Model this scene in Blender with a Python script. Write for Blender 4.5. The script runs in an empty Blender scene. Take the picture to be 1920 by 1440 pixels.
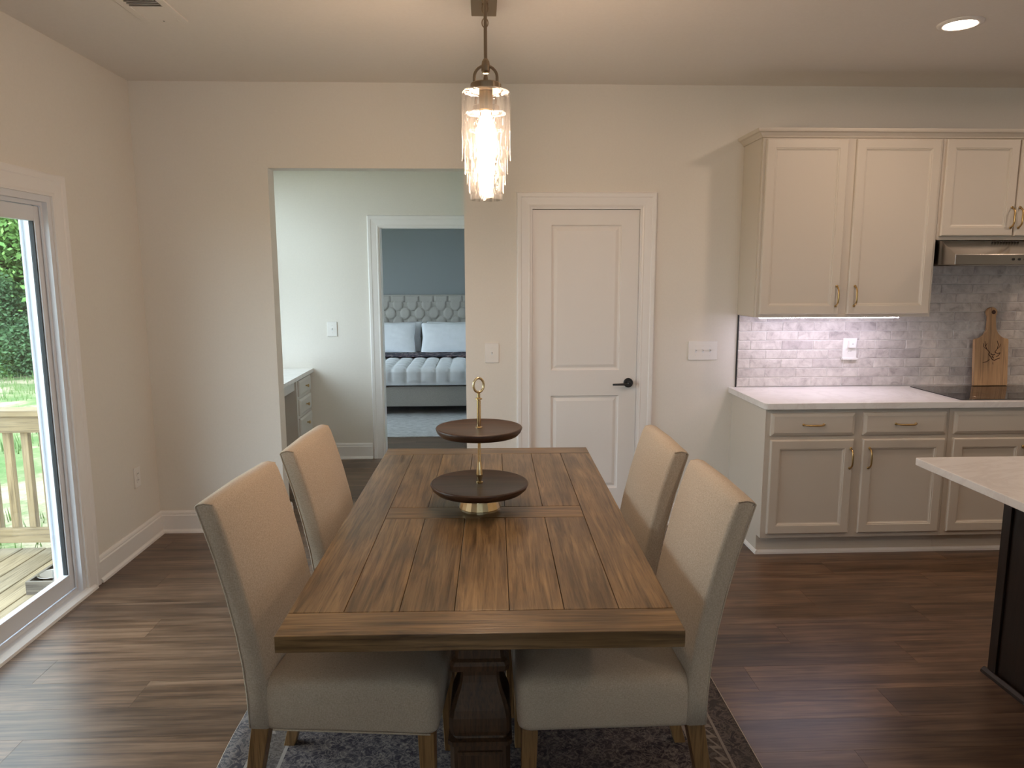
import bpy, bmesh, math, random
from mathutils import Vector, Matrix, noise

# ------------------------------------------------------------------ camera, world, exposure
SC = bpy.context.scene
COL = SC.collection
F_PX = 1352.45
PITCH, YAW, ROLL, EYE = 0.1486, 0.0403, -0.0025, 1.6222

cam_data = bpy.data.cameras.new('camera')
cam = bpy.data.objects.new('camera', cam_data)
COL.objects.link(cam)
fw = Vector((math.sin(YAW) * math.cos(PITCH), math.cos(YAW) * math.cos(PITCH), -math.sin(PITCH)))
rt = Vector((math.cos(YAW), -math.sin(YAW), 0))
up = rt.cross(fw)
cr, sr = math.cos(ROLL), math.sin(ROLL)
X_AX = cr * rt + sr * up
U_AX = -sr * rt + cr * up
M = Matrix((X_AX, U_AX, -fw)).transposed().to_4x4()
M.translation = Vector((0, 0, EYE))
cam.matrix_world = M
cam_data.sensor_fit = 'HORIZONTAL'
cam_data.sensor_width = 36.0
cam_data.lens = 36.0 * F_PX / 1920.0
cam_data.clip_start = 0.05
cam_data.clip_end = 200
SC.camera = cam

world = bpy.data.worlds.new('overcast_sky')
SC.world = world
world.use_nodes = True
bg = world.node_tree.nodes['Background']
bg.inputs['Color'].default_value = (0.82, 0.92, 1.0, 1)
bg.inputs['Strength'].default_value = 7.0

SC.view_settings.view_transform = 'Standard'
SC.view_settings.look = 'None'
SC.view_settings.exposure = 0.0
SC.view_settings.gamma = 1.0
SC.view_settings.use_curve_mapping = False
SC.cycles.use_denoising = True
SC.cycles.transparent_max_bounces = 48
SC.cycles.max_bounces = 10
SC.cycles.diffuse_bounces = 6
SC.cycles.caustics_reflective = False
SC.cycles.caustics_refractive = False
SC.cycles.sample_clamp_indirect = 6.0

BULB_POWER = 138.0       # emission of the filament bulbs
DOWN_POWER = 190.0       # emission of the recessed ceiling lights
STRIP_POWER = 64.0      # emission of the strip light under the wall cabinet

# ------------------------------------------------------------------ dimensions (metres)
D = 4.533        # back wall
L = -2.07        # left wall
H = 2.761        # ceiling
RX = 5.6         # right wall
BY = -3.2        # wall behind the camera
HALL_Y = 6.38    # far wall of the hall
BED_Y = 10.52    # far wall of the bedroom
WT = 0.12

random.seed(7)

# ------------------------------------------------------------------ node helpers
def new_mat(name):
    m = bpy.data.materials.new(name)
    m.use_nodes = True
    nt = m.node_tree
    return m, nt, nt.nodes['Principled BSDF']

def N(nt, kind, **kw):
    n = nt.nodes.new(kind)
    for k, v in kw.items():
        setattr(n, k, v)
    return n

def rgba(c):
    return (c[0], c[1], c[2], 1)

def obj_coords(nt, scale, rnd=True):
    tc = N(nt, 'ShaderNodeTexCoord')
    src = tc.outputs['Object']
    if rnd:
        oi = N(nt, 'ShaderNodeObjectInfo')
        mul = N(nt, 'ShaderNodeVectorMath', operation='SCALE')
        mul.inputs[0].default_value = (37.0, 53.0, 71.0)
        nt.links.new(oi.outputs['Random'], mul.inputs['Scale'])
        add = N(nt, 'ShaderNodeVectorMath', operation='ADD')
        nt.links.new(src, add.inputs[0])
        nt.links.new(mul.outputs[0], add.inputs[1])
        src = add.outputs[0]
    mp = N(nt, 'ShaderNodeMapping')
    mp.inputs['Scale'].default_value = scale
    nt.links.new(src, mp.inputs['Vector'])
    return mp.outputs['Vector']

def noise_tex(nt, vec, scale, detail=4, rough=0.55, dist=0.0):
    n = N(nt, 'ShaderNodeTexNoise')
    n.inputs['Scale'].default_value = scale
    n.inputs['Detail'].default_value = detail
    n.inputs['Roughness'].default_value = rough
    n.inputs['Distortion'].default_value = dist
    nt.links.new(vec, n.inputs['Vector'])
    return n.outputs['Fac']

def ramp(nt, fac, stops):
    r = N(nt, 'ShaderNodeValToRGB')
    el = r.color_ramp.elements
    while len(el) < len(stops):
        el.new(0.5)
    for e, (p, c) in zip(el, stops):
        e.position = p
        e.color = rgba(c)
    nt.links.new(fac, r.inputs['Fac'])
    return r.outputs['Color']

def mixc(nt, fac, a, b, mode='MIX'):
    m = N(nt, 'ShaderNodeMix', data_type='RGBA', blend_type=mode)
    if isinstance(fac, (int, float)):
        m.inputs[0].default_value = fac
    else:
        nt.links.new(fac, m.inputs[0])
    for s, i in ((a, 6), (b, 7)):
        if isinstance(s, tuple):
            m.inputs[i].default_value = rgba(s)
        else:
            nt.links.new(s, m.inputs[i])
    return m.outputs[2]

def bump(nt, bsdf, fac, strength, dist=0.01):
    b = N(nt, 'ShaderNodeBump')
    b.inputs['Strength'].default_value = strength
    b.inputs['Distance'].default_value = dist
    nt.links.new(fac, b.inputs['Height'])
    nt.links.new(b.outputs['Normal'], bsdf.inputs['Normal'])

def plain(name, c, rough=0.5, metal=0.0, nscale=0, namt=0.06, bmp=0.0, bscale=None, spec=None):
    m, nt, b = new_mat(name)
    b.inputs['Base Color'].default_value = rgba(c)
    b.inputs['Roughness'].default_value = rough
    b.inputs['Metallic'].default_value = metal
    if spec is not None:
        b.inputs['Specular IOR Level'].default_value = spec
    if nscale:
        v = obj_coords(nt, (1, 1, 1), False)
        f = noise_tex(nt, v, nscale, 5)
        lo = tuple(x * (1 - namt) for x in c)
        hi = tuple(min(1, x * (1 + namt)) for x in c)
        nt.links.new(ramp(nt, f, [(0.3, lo), (0.7, hi)]), b.inputs['Base Color'])
        if bmp:
            f2 = noise_tex(nt, v, bscale or nscale, 3)
            bump(nt, b, f2, bmp, 0.004)
    return m

def wood(name, dark, mid, light, axis='y', rough=0.45, fine=1.0, var=0.25, bmp=0.15, coat=0.0):
    m, nt, b = new_mat(name)
    s = {'x': (1.9, 30, 30), 'y': (30, 1.9, 30), 'z': (30, 30, 1.9)}[axis]
    v = obj_coords(nt, tuple(k * fine for k in s))
    f = noise_tex(nt, v, 1.0, 7, 0.62, 1.2)
    g = ramp(nt, f, [(0.28, dark), (0.5, mid), (0.74, light)])
    s2 = {'x': (6, 160, 160), 'y': (160, 6, 160), 'z': (160, 160, 6)}[axis]
    v2 = obj_coords(nt, tuple(k * fine for k in s2))
    f2 = noise_tex(nt, v2, 1.0, 3, 0.6)
    pores = ramp(nt, f2, [(0.32, (0.36, 0.33, 0.31)), (0.52, (1.04, 1.04, 1.04))])
    c = mixc(nt, 0.7, g, pores, 'MULTIPLY')
    v3 = obj_coords(nt, (1, 1, 1))
    f3 = noise_tex(nt, v3, 3.5, 3, 0.5)
    blot = ramp(nt, f3, [(0.3, (1 - var,) * 3), (0.7, (1 + var * 0.4,) * 3)])
    c = mixc(nt, 1.0, c, blot, 'MULTIPLY')
    oi = N(nt, 'ShaderNodeObjectInfo')
    tone = ramp(nt, oi.outputs['Random'], [(0.0, (0.84, 0.84, 0.86)), (1.0, (1.1, 1.08, 1.05))])
    c = mixc(nt, 1.0, c, tone, 'MULTIPLY')
    nt.links.new(c, b.inputs['Base Color'])
    b.inputs['Roughness'].default_value = rough
    if coat:
        b.inputs['Coat Weight'].default_value = coat
        b.inputs['Coat Roughness'].default_value = 0.25
    bump(nt, b, f2, bmp, 0.002)
    return m

def emit(name, c, s):
    m = bpy.data.materials.new(name)
    m.use_nodes = True
    nt = m.node_tree
    nt.nodes.clear()
    e = N(nt, 'ShaderNodeEmission')
    e.inputs['Color'].default_value = rgba(c)
    e.inputs['Strength'].default_value = s
    o = N(nt, 'ShaderNodeOutputMaterial')
    nt.links.new(e.outputs[0], o.inputs[0])
    return m

def thin_glass(name, tint, rough=0.02, scatter=0.0, ripple=0.0, ior=1.45):
    m = bpy.data.materials.new(name)
    m.use_nodes = True
    nt = m.node_tree
    nt.nodes.clear()
    t = N(nt, 'ShaderNodeBsdfTransparent')
    t.inputs['Color'].default_value = rgba(tint)
    g = N(nt, 'ShaderNodeBsdfGlossy')
    g.inputs['Roughness'].default_value = rough
    fr = N(nt, 'ShaderNodeLayerWeight')      # facing term: the same from both sides of the sheet
    fr.inputs['Blend'].default_value = 0.5
    pw = N(nt, 'ShaderNodeMath', operation='POWER')
    pw.inputs[1].default_value = 4.0
    nt.links.new(fr.outputs['Facing'], pw.inputs[0])
    ma = N(nt, 'ShaderNodeMath', operation='MULTIPLY_ADD')
    ma.inputs[1].default_value = 0.75
    ma.inputs[2].default_value = ((ior - 1) / (ior + 1)) ** 2
    nt.links.new(pw.outputs[0], ma.inputs[0])
    if ripple:
        v = obj_coords(nt, (1, 1, 0.28))
        f = noise_tex(nt, v, 55, 2, 0.5, 0.6)
        bp = N(nt, 'ShaderNodeBump')
        bp.inputs['Strength'].default_value = ripple
        bp.inputs['Distance'].default_value = 0.01
        nt.links.new(f, bp.inputs['Height'])
        v2 = obj_coords(nt, (1, 1, 0.12))
        f2 = noise_tex(nt, v2, 42, 2, 0.5)
        nt.links.new(ramp(nt, f2, [(0.40, tuple(c * 0.62 for c in tint)), (0.56, tint)]), t.inputs['Color'])  # streaky tint stands in for refraction, meant to streak the light on the ceiling
        nt.links.new(bp.outputs[0], g.inputs['Normal'])
        nt.links.new(bp.outputs[0], fr.inputs['Normal'])
    mx = N(nt, 'ShaderNodeMixShader')
    nt.links.new(ma.outputs[0], mx.inputs[0])
    nt.links.new(t.outputs[0], mx.inputs[1])
    nt.links.new(g.outputs[0], mx.inputs[2])
    out = mx.outputs[0]
    if scatter:
        tr = N(nt, 'ShaderNodeBsdfTranslucent')
        tr.inputs['Color'].default_value = (1, 1, 1, 1)
        mx2 = N(nt, 'ShaderNodeMixShader')
        mx2.inputs[0].default_value = scatter
        nt.links.new(out, mx2.inputs[1])
        nt.links.new(tr.outputs[0], mx2.inputs[2])
        out = mx2.outputs[0]
    o = N(nt, 'ShaderNodeOutputMaterial')
    nt.links.new(out, o.inputs[0])
    return m

# ------------------------------------------------------------------ materials
MAT = {}
MAT['wall'] = plain('wall_paint_cream', (0.77, 0.735, 0.675), 0.75, nscale=90, namt=0.015, bmp=0.05, bscale=260)
MAT['ceiling'] = plain('ceiling_paint', (0.76, 0.73, 0.69), 0.85, nscale=60, namt=0.015)
MAT['trim'] = plain('trim_paint_white', (0.84, 0.82, 0.80), 0.35)
MAT['door'] = plain('door_paint_white', (0.82, 0.79, 0.76), 0.38)
MAT['bluewall'] = plain('bedroom_paint_slate', (0.285, 0.305, 0.315), 0.8)
MAT['cab'] = plain('cabinet_paint_ivory', (0.64, 0.585, 0.51), 0.38)
MAT['deskcab'] = plain('desk_cabinet_paint', (0.66, 0.64, 0.60), 0.4)
MAT['brass'] = plain('antique_brass', (0.55, 0.38, 0.17), 0.3, 1.0)
MAT['brass_bright'] = plain('polished_brass', (0.78, 0.62, 0.36), 0.22, 1.0)
MAT['bronze'] = plain('aged_bronze', (0.33, 0.25, 0.17), 0.38, 1.0)
MAT['black'] = plain('matte_black_metal', (0.012, 0.012, 0.013), 0.45)
MAT['steel'] = plain('stainless_steel', (0.40, 0.37, 0.34), 0.24, 1.0)
MAT['plastic'] = plain('white_plastic', (0.82, 0.80, 0.77), 0.35)
MAT['vinyl'] = plain('white_vinyl', (0.74, 0.76, 0.80), 0.35)
MAT['gasket'] = plain('black_rubber', (0.02, 0.022, 0.025), 0.6)
MAT['dark'] = plain('dark_recess', (0.05, 0.045, 0.04), 0.8)
MAT['glass'] = thin_glass('window_glass', (0.93, 0.97, 0.98), 0.0)
MAT['pendglass'] = thin_glass('rippled_lamp_glass', (0.985, 0.97, 0.95), 0.05, 0.016, 0.7, 1.42)
MAT['bulb'] = emit('bulb_glow', (1.0, 0.71, 0.50), BULB_POWER)
MAT['down'] = emit('downlight_glow', (1.0, 0.75, 0.57), DOWN_POWER)
MAT['strip'] = emit('strip_glow', (0.86, 0.80, 1.0), STRIP_POWER)
MAT['linen'] = None
MAT['oak_leg'] = wood('chair_leg_oak', (0.20, 0.11, 0.045), (0.30, 0.17, 0.07), (0.38, 0.23, 0.10), 'z', 0.4)
MAT['table'] = wood('table_oak', (0.075, 0.045, 0.022), (0.215, 0.132, 0.060), (0.370, 0.240, 0.118), 'y', 0.29, 1.0, 0.36, 0.3)
MAT['table_x'] = wood('table_oak_cross', (0.075, 0.045, 0.022), (0.215, 0.132, 0.060), (0.370, 0.240, 0.118), 'x', 0.29, 1.0, 0.36, 0.3)
MAT['table_z'] = wood('table_oak_base', (0.045, 0.024, 0.012), (0.10, 0.052, 0.024), (0.16, 0.085, 0.04), 'z', 0.6, 1.0, 0.3, 0.2)
MAT['tray'] = wood('tray_walnut', (0.035, 0.016, 0.009), (0.062, 0.029, 0.015), (0.095, 0.046, 0.024), 'x', 0.4, 0.7, 0.2, 0.08)
MAT['floor'] = wood('floor_plank_vinyl', (0.060, 0.034, 0.020), (0.148, 0.088, 0.053), (0.250, 0.160, 0.102), 'x', 0.31, 0.50, 0.32, 0.12)
MAT['espresso'] = wood('island_espresso', (0.012, 0.007, 0.005), (0.018, 0.010, 0.007), (0.028, 0.015, 0.010), 'z', 0.4, 1, 0.15, 0.05)
MAT['maple'] = wood('board_maple', (0.42, 0.25, 0.13), (0.50, 0.31, 0.17), (0.56, 0.36, 0.20), 'z', 0.45, 0.6, 0.08, 0.03)
MAT['burn'] = plain('burnt_engraving', (0.06, 0.022, 0.012), 0.7)
MAT['deck'] = wood('deck_pine', (0.245, 0.187, 0.108), (0.331, 0.259, 0.158), (0.403, 0.331, 0.216), 'y', 0.7, 0.6, 0.15, 0.1)
MAT['deck_x'] = wood('rail_pine', (0.245, 0.180, 0.094), (0.338, 0.252, 0.137), (0.403, 0.317, 0.194), 'x', 0.7, 0.6, 0.15, 0.1)
MAT['deck_z'] = wood('baluster_pine', (0.245, 0.180, 0.094), (0.338, 0.252, 0.137), (0.403, 0.317, 0.194), 'z', 0.7, 0.6, 0.15, 0.1)
MAT['feeder'] = wood('feeder_wood', (0.12, 0.10, 0.08), (0.19, 0.16, 0.13), (0.27, 0.23, 0.19), 'x', 0.7)
MAT['bark'] = wood('pine_bark', (0.05, 0.035, 0.025), (0.11, 0.08, 0.06), (0.17, 0.13, 0.10), 'z', 0.9, 0.4)
MAT['glasstop'] = plain('ceramic_hob_glass', (0.012, 0.011, 0.012), 0.05)
MAT['grout'] = plain('grout_pale', (0.74, 0.72, 0.70), 0.85)
MAT['pillow'] = plain('white_cotton', (0.80, 0.82, 0.86), 0.8, nscale=14, namt=0.03)
MAT['bedlinen'] = plain('bed_upholstery_grey', (0.42, 0.40, 0.37), 0.9, nscale=220, namt=0.16)

def linen_mat():
    m, nt, b = new_mat('oatmeal_linen')
    vx = obj_coords(nt, (900, 160, 160))
    vy = obj_coords(nt, (160, 900, 900))
    a = noise_tex(nt, vx, 1.0, 2)
    c = noise_tex(nt, vy, 1.0, 2)
    mul = N(nt, 'ShaderNodeMath', operation='ADD')
    nt.links.new(a, mul.inputs[0])
    nt.links.new(c, mul.inputs[1])
    half = N(nt, 'ShaderNodeMath', operation='MULTIPLY')
    half.inputs[1].default_value = 0.5
    nt.links.new(mul.outputs[0], half.inputs[0])
    col = ramp(nt, half.outputs[0], [(0.36, (0.40, 0.325, 0.24)), (0.52, (0.51, 0.425, 0.325)), (0.66, (0.60, 0.515, 0.41))])
    nt.links.new(col, b.inputs['Base Color'])
    b.inputs['Roughness'].default_value = 0.9
    b.inputs['Sheen Weight'].default_value = 0.15
    b.inputs['Specular IOR Level'].default_value = 0.2
    bump(nt, b, half.outputs[0], 0.25, 0.002)
    return m
MAT['linen'] = linen_mat()

def quartz_mat(name, base, vein):
    m, nt, b = new_mat(name)
    v = obj_coords(nt, (1, 1, 1), False)
    f = noise_tex(nt, v, 2.2, 8, 0.65, 2.2)
    col = ramp(nt, f, [(0.44, base), (0.495, vein), (0.55, base)])
    nt.links.new(col, b.inputs['Base Color'])
    b.inputs['Roughness'].default_value = 0.18
    return m
MAT['quartz'] = quartz_mat('white_quartz', (0.80, 0.78, 0.76), (0.74, 0.71, 0.69))

def tile_mat():
    m, nt, b = new_mat('handmade_tile')
    v = obj_coords(nt, (1, 1, 1))
    f = noise_tex(nt, v, 16, 6, 0.65, 0.6)
    col = ramp(nt, f, [(0.28, (0.37, 0.335, 0.325)), (0.44, (0.57, 0.53, 0.505)), (0.6, (0.68, 0.64, 0.61)), (0.8, (0.75, 0.71, 0.68))])
    oi = N(nt, 'ShaderNodeObjectInfo')
    tone = ramp(nt, oi.outputs['Random'], [(0.0, (0.82, 0.80, 0.81)), (0.3, (1.0, 0.99, 0.98)), (1.0, (1.06, 1.05, 1.04))])
    nt.links.new(mixc(nt, 1.0, col, tone, 'MULTIPLY'), b.inputs['Base Color'])
    b.inputs['Roughness'].default_value = 0.3
    f2 = noise_tex(nt, v, 34, 3, 0.5)
    bump(nt, b, f2, 0.5, 0.006)
    return m
MAT['tile'] = tile_mat()

def rug_mat():
    m, nt, b = new_mat('faded_persian_rug')
    tc = N(nt, 'ShaderNodeTexCoord')
    sep = N(nt, 'ShaderNodeSeparateXYZ')
    nt.links.new(tc.outputs['Object'], sep.inputs[0])
    def math_(op, a, bb=None):
        n = N(nt, 'ShaderNodeMath', operation=op)
        for i, s in enumerate((a, bb)):
            if s is None:
                continue
            if isinstance(s, (int, float)):
                n.inputs[i].default_value = s
            else:
                nt.links.new(s, n.inputs[i])
        return n.outputs[0]
    ax = math_('ABSOLUTE', sep.outputs['X'])
    ay = math_('ABSOLUTE', sep.outputs['Y'])
    # distance from the rug's edge
    ex = math_('SUBTRACT', 0.90, ax)
    ey = math_('SUBTRACT', 1.375, ay)
    edge = math_('MINIMUM', ex, ey)
    along = math_('ADD', sep.outputs['X'], sep.outputs['Y'])
    # field: mirrored arabesque from warped noise
    comb = N(nt, 'ShaderNodeCombineXYZ')
    nt.links.new(ax, comb.inputs[0])
    nt.links.new(ay, comb.inputs[1])
    f1 = noise_tex(nt, comb.outputs[0], 17, 4, 0.6, 2.6)
    f2 = noise_tex(nt, comb.outputs[0], 42, 3, 0.6, 1.6)
    navy, slate, sand, grey = (0.046, 0.040, 0.048), (0.098, 0.085, 0.092), (0.34, 0.295, 0.245), (0.185, 0.165, 0.16)
    field = ramp(nt, f1, [(0.40, navy), (0.49, slate), (0.53, sand), (0.58, slate), (0.68, navy)])
    fine = ramp(nt, f2, [(0.46, navy), (0.53, grey), (0.60, sand)])
    field = mixc(nt, 0.38, field, fine)
    # zigzag border
    zz = math_('PINGPONG', math_('MULTIPLY', along, 1.0), 0.03)
    band = math_('LESS_THAN', math_('ABSOLUTE', math_('SUBTRACT', math_('SUBTRACT', edge, 0.105), zz)), 0.008)
    border = mixc(nt, band, ramp(nt, f2, [(0.44, (0.10, 0.085, 0.075)), (0.56, (0.19, 0.165, 0.14))]), (0.34, 0.30, 0.25))
    inb = math_('LESS_THAN', edge, 0.20)
    col = mixc(nt, inb, field, border)
    line1 = math_('LESS_THAN', math_('ABSOLUTE', math_('SUBTRACT', edge, 0.20)), 0.006)
    line2 = math_('LESS_THAN', math_('ABSOLUTE', math_('SUBTRACT', edge, 0.09)), 0.005)
    col = mixc(nt, math_('MAXIMUM', line1, line2), col, (0.40, 0.36, 0.31))
    outer = math_('LESS_THAN', edge, 0.085)
    floral = ramp(nt, f1, [(0.42, (0.07, 0.065, 0.07)), (0.5, (0.22, 0.19, 0.165)), (0.58, (0.09, 0.085, 0.085))])
    col = mixc(nt, outer, col, floral)
    worn = noise_tex(nt, tc.outputs['Object'], 6, 6, 0.7)
    col = mixc(nt, ramp(nt, worn, [(0.45, (0, 0, 0)), (0.75, (0.35, 0.35, 0.35))]), col, (0.20, 0.185, 0.18))
    col = mixc(nt, 1.0, col, (0.76, 0.73, 0.74), 'MULTIPLY')
    nt.links.new(col, b.inputs['Base Color'])
    b.inputs['Roughness'].default_value = 0.95
    b.inputs['Specular IOR Level'].default_value = 0.1
    f3 = noise_tex(nt, tc.outputs['Object'], 420, 2)
    bump(nt, b, f3, 0.4, 0.004)
    return m
MAT['rug'] = rug_mat()

def bedrug_mat():
    m, nt, b = new_mat('pale_abstract_rug')
    v = obj_coords(nt, (4, 11, 1), False)
    f = noise_tex(nt, v, 3, 6, 0.7)
    nt.links.new(ramp(nt, f, [(0.3, (0.30, 0.30, 0.31)), (0.55, (0.52, 0.52, 0.53)), (0.75, (0.62, 0.62, 0.62))]), b.inputs['Base Color'])
    b.inputs['Roughness'].default_value = 0.95
    return m
MAT['bedrug'] = bedrug_mat()

def runner_mat():
    m, nt, b = new_mat('floral_navy_throw')
    v = obj_coords(nt, (1, 1, 1), False)
    f = noise_tex(nt, v, 13, 4, 0.6, 1.0)
    nt.links.new(ramp(nt, f, [(0.40, (0.012, 0.014, 0.03)), (0.52, (0.05, 0.05, 0.075)), (0.58, (0.25, 0.13, 0.14)), (0.64, (0.42, 0.42, 0.45)), (0.7, (0.02, 0.025, 0.05))]), b.inputs['Base Color'])
    b.inputs['Roughness'].default_value = 0.9
    return m
MAT['runner'] = runner_mat()

def lawn_mat():
    m, nt, b = new_mat('lawn_with_straw')
    v = obj_coords(nt, (1, 1, 1), False)
    f = noise_tex(nt, v, 0.9, 7, 0.7)
    c = ramp(nt, f, [(0.36, (0.09, 0.17, 0.04)), (0.46, (0.16, 0.21, 0.075)), (0.54, (0.36, 0.31, 0.20)), (0.72, (0.44, 0.38, 0.27))])
    f2 = noise_tex(nt, v, 30, 4, 0.7)
    c = mixc(nt, 1.0, c, ramp(nt, f2, [(0.3, (0.7, 0.7, 0.7)), (0.7, (1.15, 1.15, 1.15))]), 'MULTIPLY')
    nt.links.new(c, b.inputs['Base Color'])
    b.inputs['Roughness'].default_value = 0.95
    return m
MAT['lawn'] = lawn_mat()

def leaf_mat(name, lo, hi):
    m, nt, b = new_mat(name)
    v = obj_coords(nt, (1, 1, 1))
    f = noise_tex(nt, v, 1.7, 4, 0.6)
    nt.links.new(ramp(nt, f, [(0.3, lo), (0.7, hi)]), b.inputs['Base Color'])
    b.inputs['Roughness'].default_value = 0.7
    return m
MAT['leaf1'] = leaf_mat('pine_needles', (0.06, 0.15, 0.045), (0.19, 0.36, 0.10))
MAT['leaf2'] = leaf_mat('broadleaf_green', (0.09, 0.22, 0.05), (0.27, 0.46, 0.12))
MAT['leaf3'] = leaf_mat('dark_shrub_green', (0.03, 0.08, 0.03), (0.08, 0.17, 0.06))
MAT['grassblade'] = leaf_mat('grass_blades', (0.09, 0.17, 0.04), (0.19, 0.28, 0.09))

# ------------------------------------------------------------------ mesh helpers
class MB:
    def __init__(self):
        self.bm = bmesh.new()
    def face(self, vs):
        try:
            return self.bm.faces.new(vs)
        except ValueError:
            return None
    def box(self, x0, x1, y0, y1, z0, z1):
        v = [self.bm.verts.new(p) for p in ((x0, y0, z0), (x1, y0, z0), (x1, y1, z0), (x0, y1, z0),
                                            (x0, y0, z1), (x1, y0, z1), (x1, y1, z1), (x0, y1, z1))]
        for f in ((3, 2, 1, 0), (4, 5, 6, 7), (0, 1, 5, 4), (1, 2, 6, 5), (2, 3, 7, 6), (3, 0, 4, 7)):
            self.face([v[i] for i in f])
        return self
    def loops(self, rings, closed=True, cap0=True, cap1=True):
        """skin a list of rings (each a list of points) into a surface"""
        vr = [[self.bm.verts.new(p) for p in r] for r in rings]
        n = len(vr[0])
        for a, b in zip(vr, vr[1:]):
            for i in range(n if closed else n - 1):
                j = (i + 1) % n
                self.face((a[i], a[j], b[j], b[i]))
        if cap0:
            self.face(list(reversed(vr[0])))
        if cap1:
            self.face(vr[-1])
        return self
    def lathe(self, prof, seg=32, c=(0, 0, 0), cap0=True, cap1=True, wob=None):
        rings = []
        for k, (r, z) in enumerate(prof):
            rings.append([(c[0] + r * math.cos(2 * math.pi * i / seg) * (1 + (wob(i, k) if wob else 0)),
                           c[1] + r * math.sin(2 * math.pi * i / seg) * (1 + (wob(i, k) if wob else 0)), c[2] + z) for i in range(seg)])
        return self.loops(rings, True, cap0, cap1)
    def square_lathe(self, prof, c=(0, 0, 0), ratio=1.0):
        rings = []
        for r, z in prof:
            ch = r * 0.86
            s = ratio
            rings.append([(c[0] + px, c[1] + py * s, c[2] + z) for px, py in
                          ((r, -ch), (r, ch), (ch, r), (-ch, r), (-r, ch), (-r, -ch), (-ch, -r), (ch, -r))])
        return self.loops(rings)
    def tube(self, pts, r, seg=10, cap=True, closed=False):
        pts = [Vector(p) for p in pts]
        n = len(pts)
        rad = r if isinstance(r, (list, tuple)) else [r] * n
        rings = []
        ref = Vector((0.123, 0.31, 0.94))
        prev = None
        for i, p in enumerate(pts):
            if closed:
                t = (pts[(i + 1) % n] - pts[i - 1]).normalized()
            else:
                t = (pts[min(i + 1, n - 1)] - pts[max(i - 1, 0)]).normalized()
            if prev is None:
                a = t.cross(ref)
                if a.length < 1e-3:
                    a = t.cross(Vector((1, 0, 0)))
                a.normalize()
            else:
                a = (prev - t * prev.dot(t)).normalized()
            prev = a
            b = t.cross(a)
            rings.append([tuple(p + a * rad[i] * math.cos(2 * math.pi * k / seg) + b * rad[i] * math.sin(2 * math.pi * k / seg)) for k in range(seg)])
        if closed:
            rings.append(rings[0])
            self.loops(rings, True, False, False)
            bmesh.ops.remove_doubles(self.bm, verts=self.bm.verts, dist=1e-6)
            return self
        return self.loops(rings, True, cap, cap)
    def prism(self, prof, axis, a0, a1):
        """extrude a closed 2-D profile along an axis; profile coords are the two other axes in order"""
        def pt(u, v, a):
            return {'x': (a, u, v), 'y': (u, a, v), 'z': (u, v, a)}[axis]
        return self.loops([[pt(u, v, a0) for u, v in prof], [pt(u, v, a1) for u, v in prof]])
    def panel(self, w, h, t, rings):
        """door-like panel in the xz plane, centred, back at y=0, front at y=-t; rings: (inset, depth below the front)"""
        rr = [[(-w / 2, 0, -h / 2), (w / 2, 0, -h / 2), (w / 2, 0, h / 2), (-w / 2, 0, h / 2)]]
        for ins, dp in rings:
            a, b = w / 2 - ins, h / 2 - ins
            y = -t + dp
            rr.append([(-a, y, -b), (a, y, -b), (a, y, b), (-a, y, b)])
        return self.loops(rr)
    def build(self, name, mat, parent=None, loc=(0, 0, 0), rot=(0, 0, 0), bevel=0, seg=2, smooth=False, subsurf=0):
        bm = self.bm
        bmesh.ops.recalc_face_normals(bm, faces=bm.faces)
        me = bpy.data.meshes.new(name)
        bm.to_mesh(me)
        bm.free()
        o = bpy.data.objects.new(name, me)
        COL.objects.link(o)
        o.location = loc
        o.rotation_euler = rot
        me.materials.append(MAT[mat] if isinstance(mat, str) else mat)
        if smooth:
            for p in me.polygons:
                p.use_smooth = True
        if bevel:
            md = o.modifiers.new('bevel', 'BEVEL')
            md.width = bevel
            md.segments = seg
            md.limit_method = 'ANGLE'
            md.angle_limit = math.radians(40)
            if smooth or seg > 1:
                for p in me.polygons:
                    p.use_smooth = True
                md.harden_normals = True
        if subsurf:
            md = o.modifiers.new('sub', 'SUBSURF')
            md.levels = md.render_levels = subsurf
        if parent is not None:
            o.parent = parent
        return o

def tag(o, label=None, cat=None, group=None, kind=None):
    if label:
        o['label'] = label
    if cat:
        o['category'] = cat
    if group:
        o['group'] = group
    if kind:
        o['kind'] = kind
    return o

def thing(name, label, cat, loc=(0, 0, 0), rz=0, group=None):
    o = bpy.data.objects.new(name, None)
    COL.objects.link(o)
    o.empty_display_size = 0.1
    o.location = loc
    o.rotation_euler = (0, 0, rz)
    return tag(o, label, cat, group)

def setting(name, label=None, loc=(0, 0, 0)):
    o = bpy.data.objects.new(name, None)
    COL.objects.link(o)
    o.location = loc
    return tag(o, label, None, None, 'structure')

def box_obj(name, mat, dims, parent=None, bevel=0, kind=None, seg=2):
    o = MB().box(*dims).build(name, mat, parent, bevel=bevel, seg=seg)
    if kind:
        o['kind'] = kind
    return o

def copy_tree(o, parent=None):
    c = o.copy()
    COL.objects.link(c)
    c.parent = parent
    for ch in list(o.children):
        copy_tree(ch, c)
    return c

def rrect(w, h, r, n=5, cx=0, cy=0):
    pts = []
    for (sx, sy, a0) in ((1, 1, 0), (-1, 1, 90), (-1, -1, 180), (1, -1, 270)):
        for k in range(n + 1):
            a = math.radians(a0 + 90 * k / n)
            pts.append((cx + sx * (w / 2 - r) + r * math.cos(a), cy + sy * (h / 2 - r) + r * math.sin(a)))
    return pts

# ================================================================== THE SETTING
OXL, OXR, OZ = -1.284, -0.108, 2.2675         # cased-less opening to the hall
DXL, DXR, DZ = 0.300, 0.994, 2.042            # pantry door opening
SY0, SY1, SZ = 1.72, 3.645, 2.005             # sliding door opening

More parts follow.
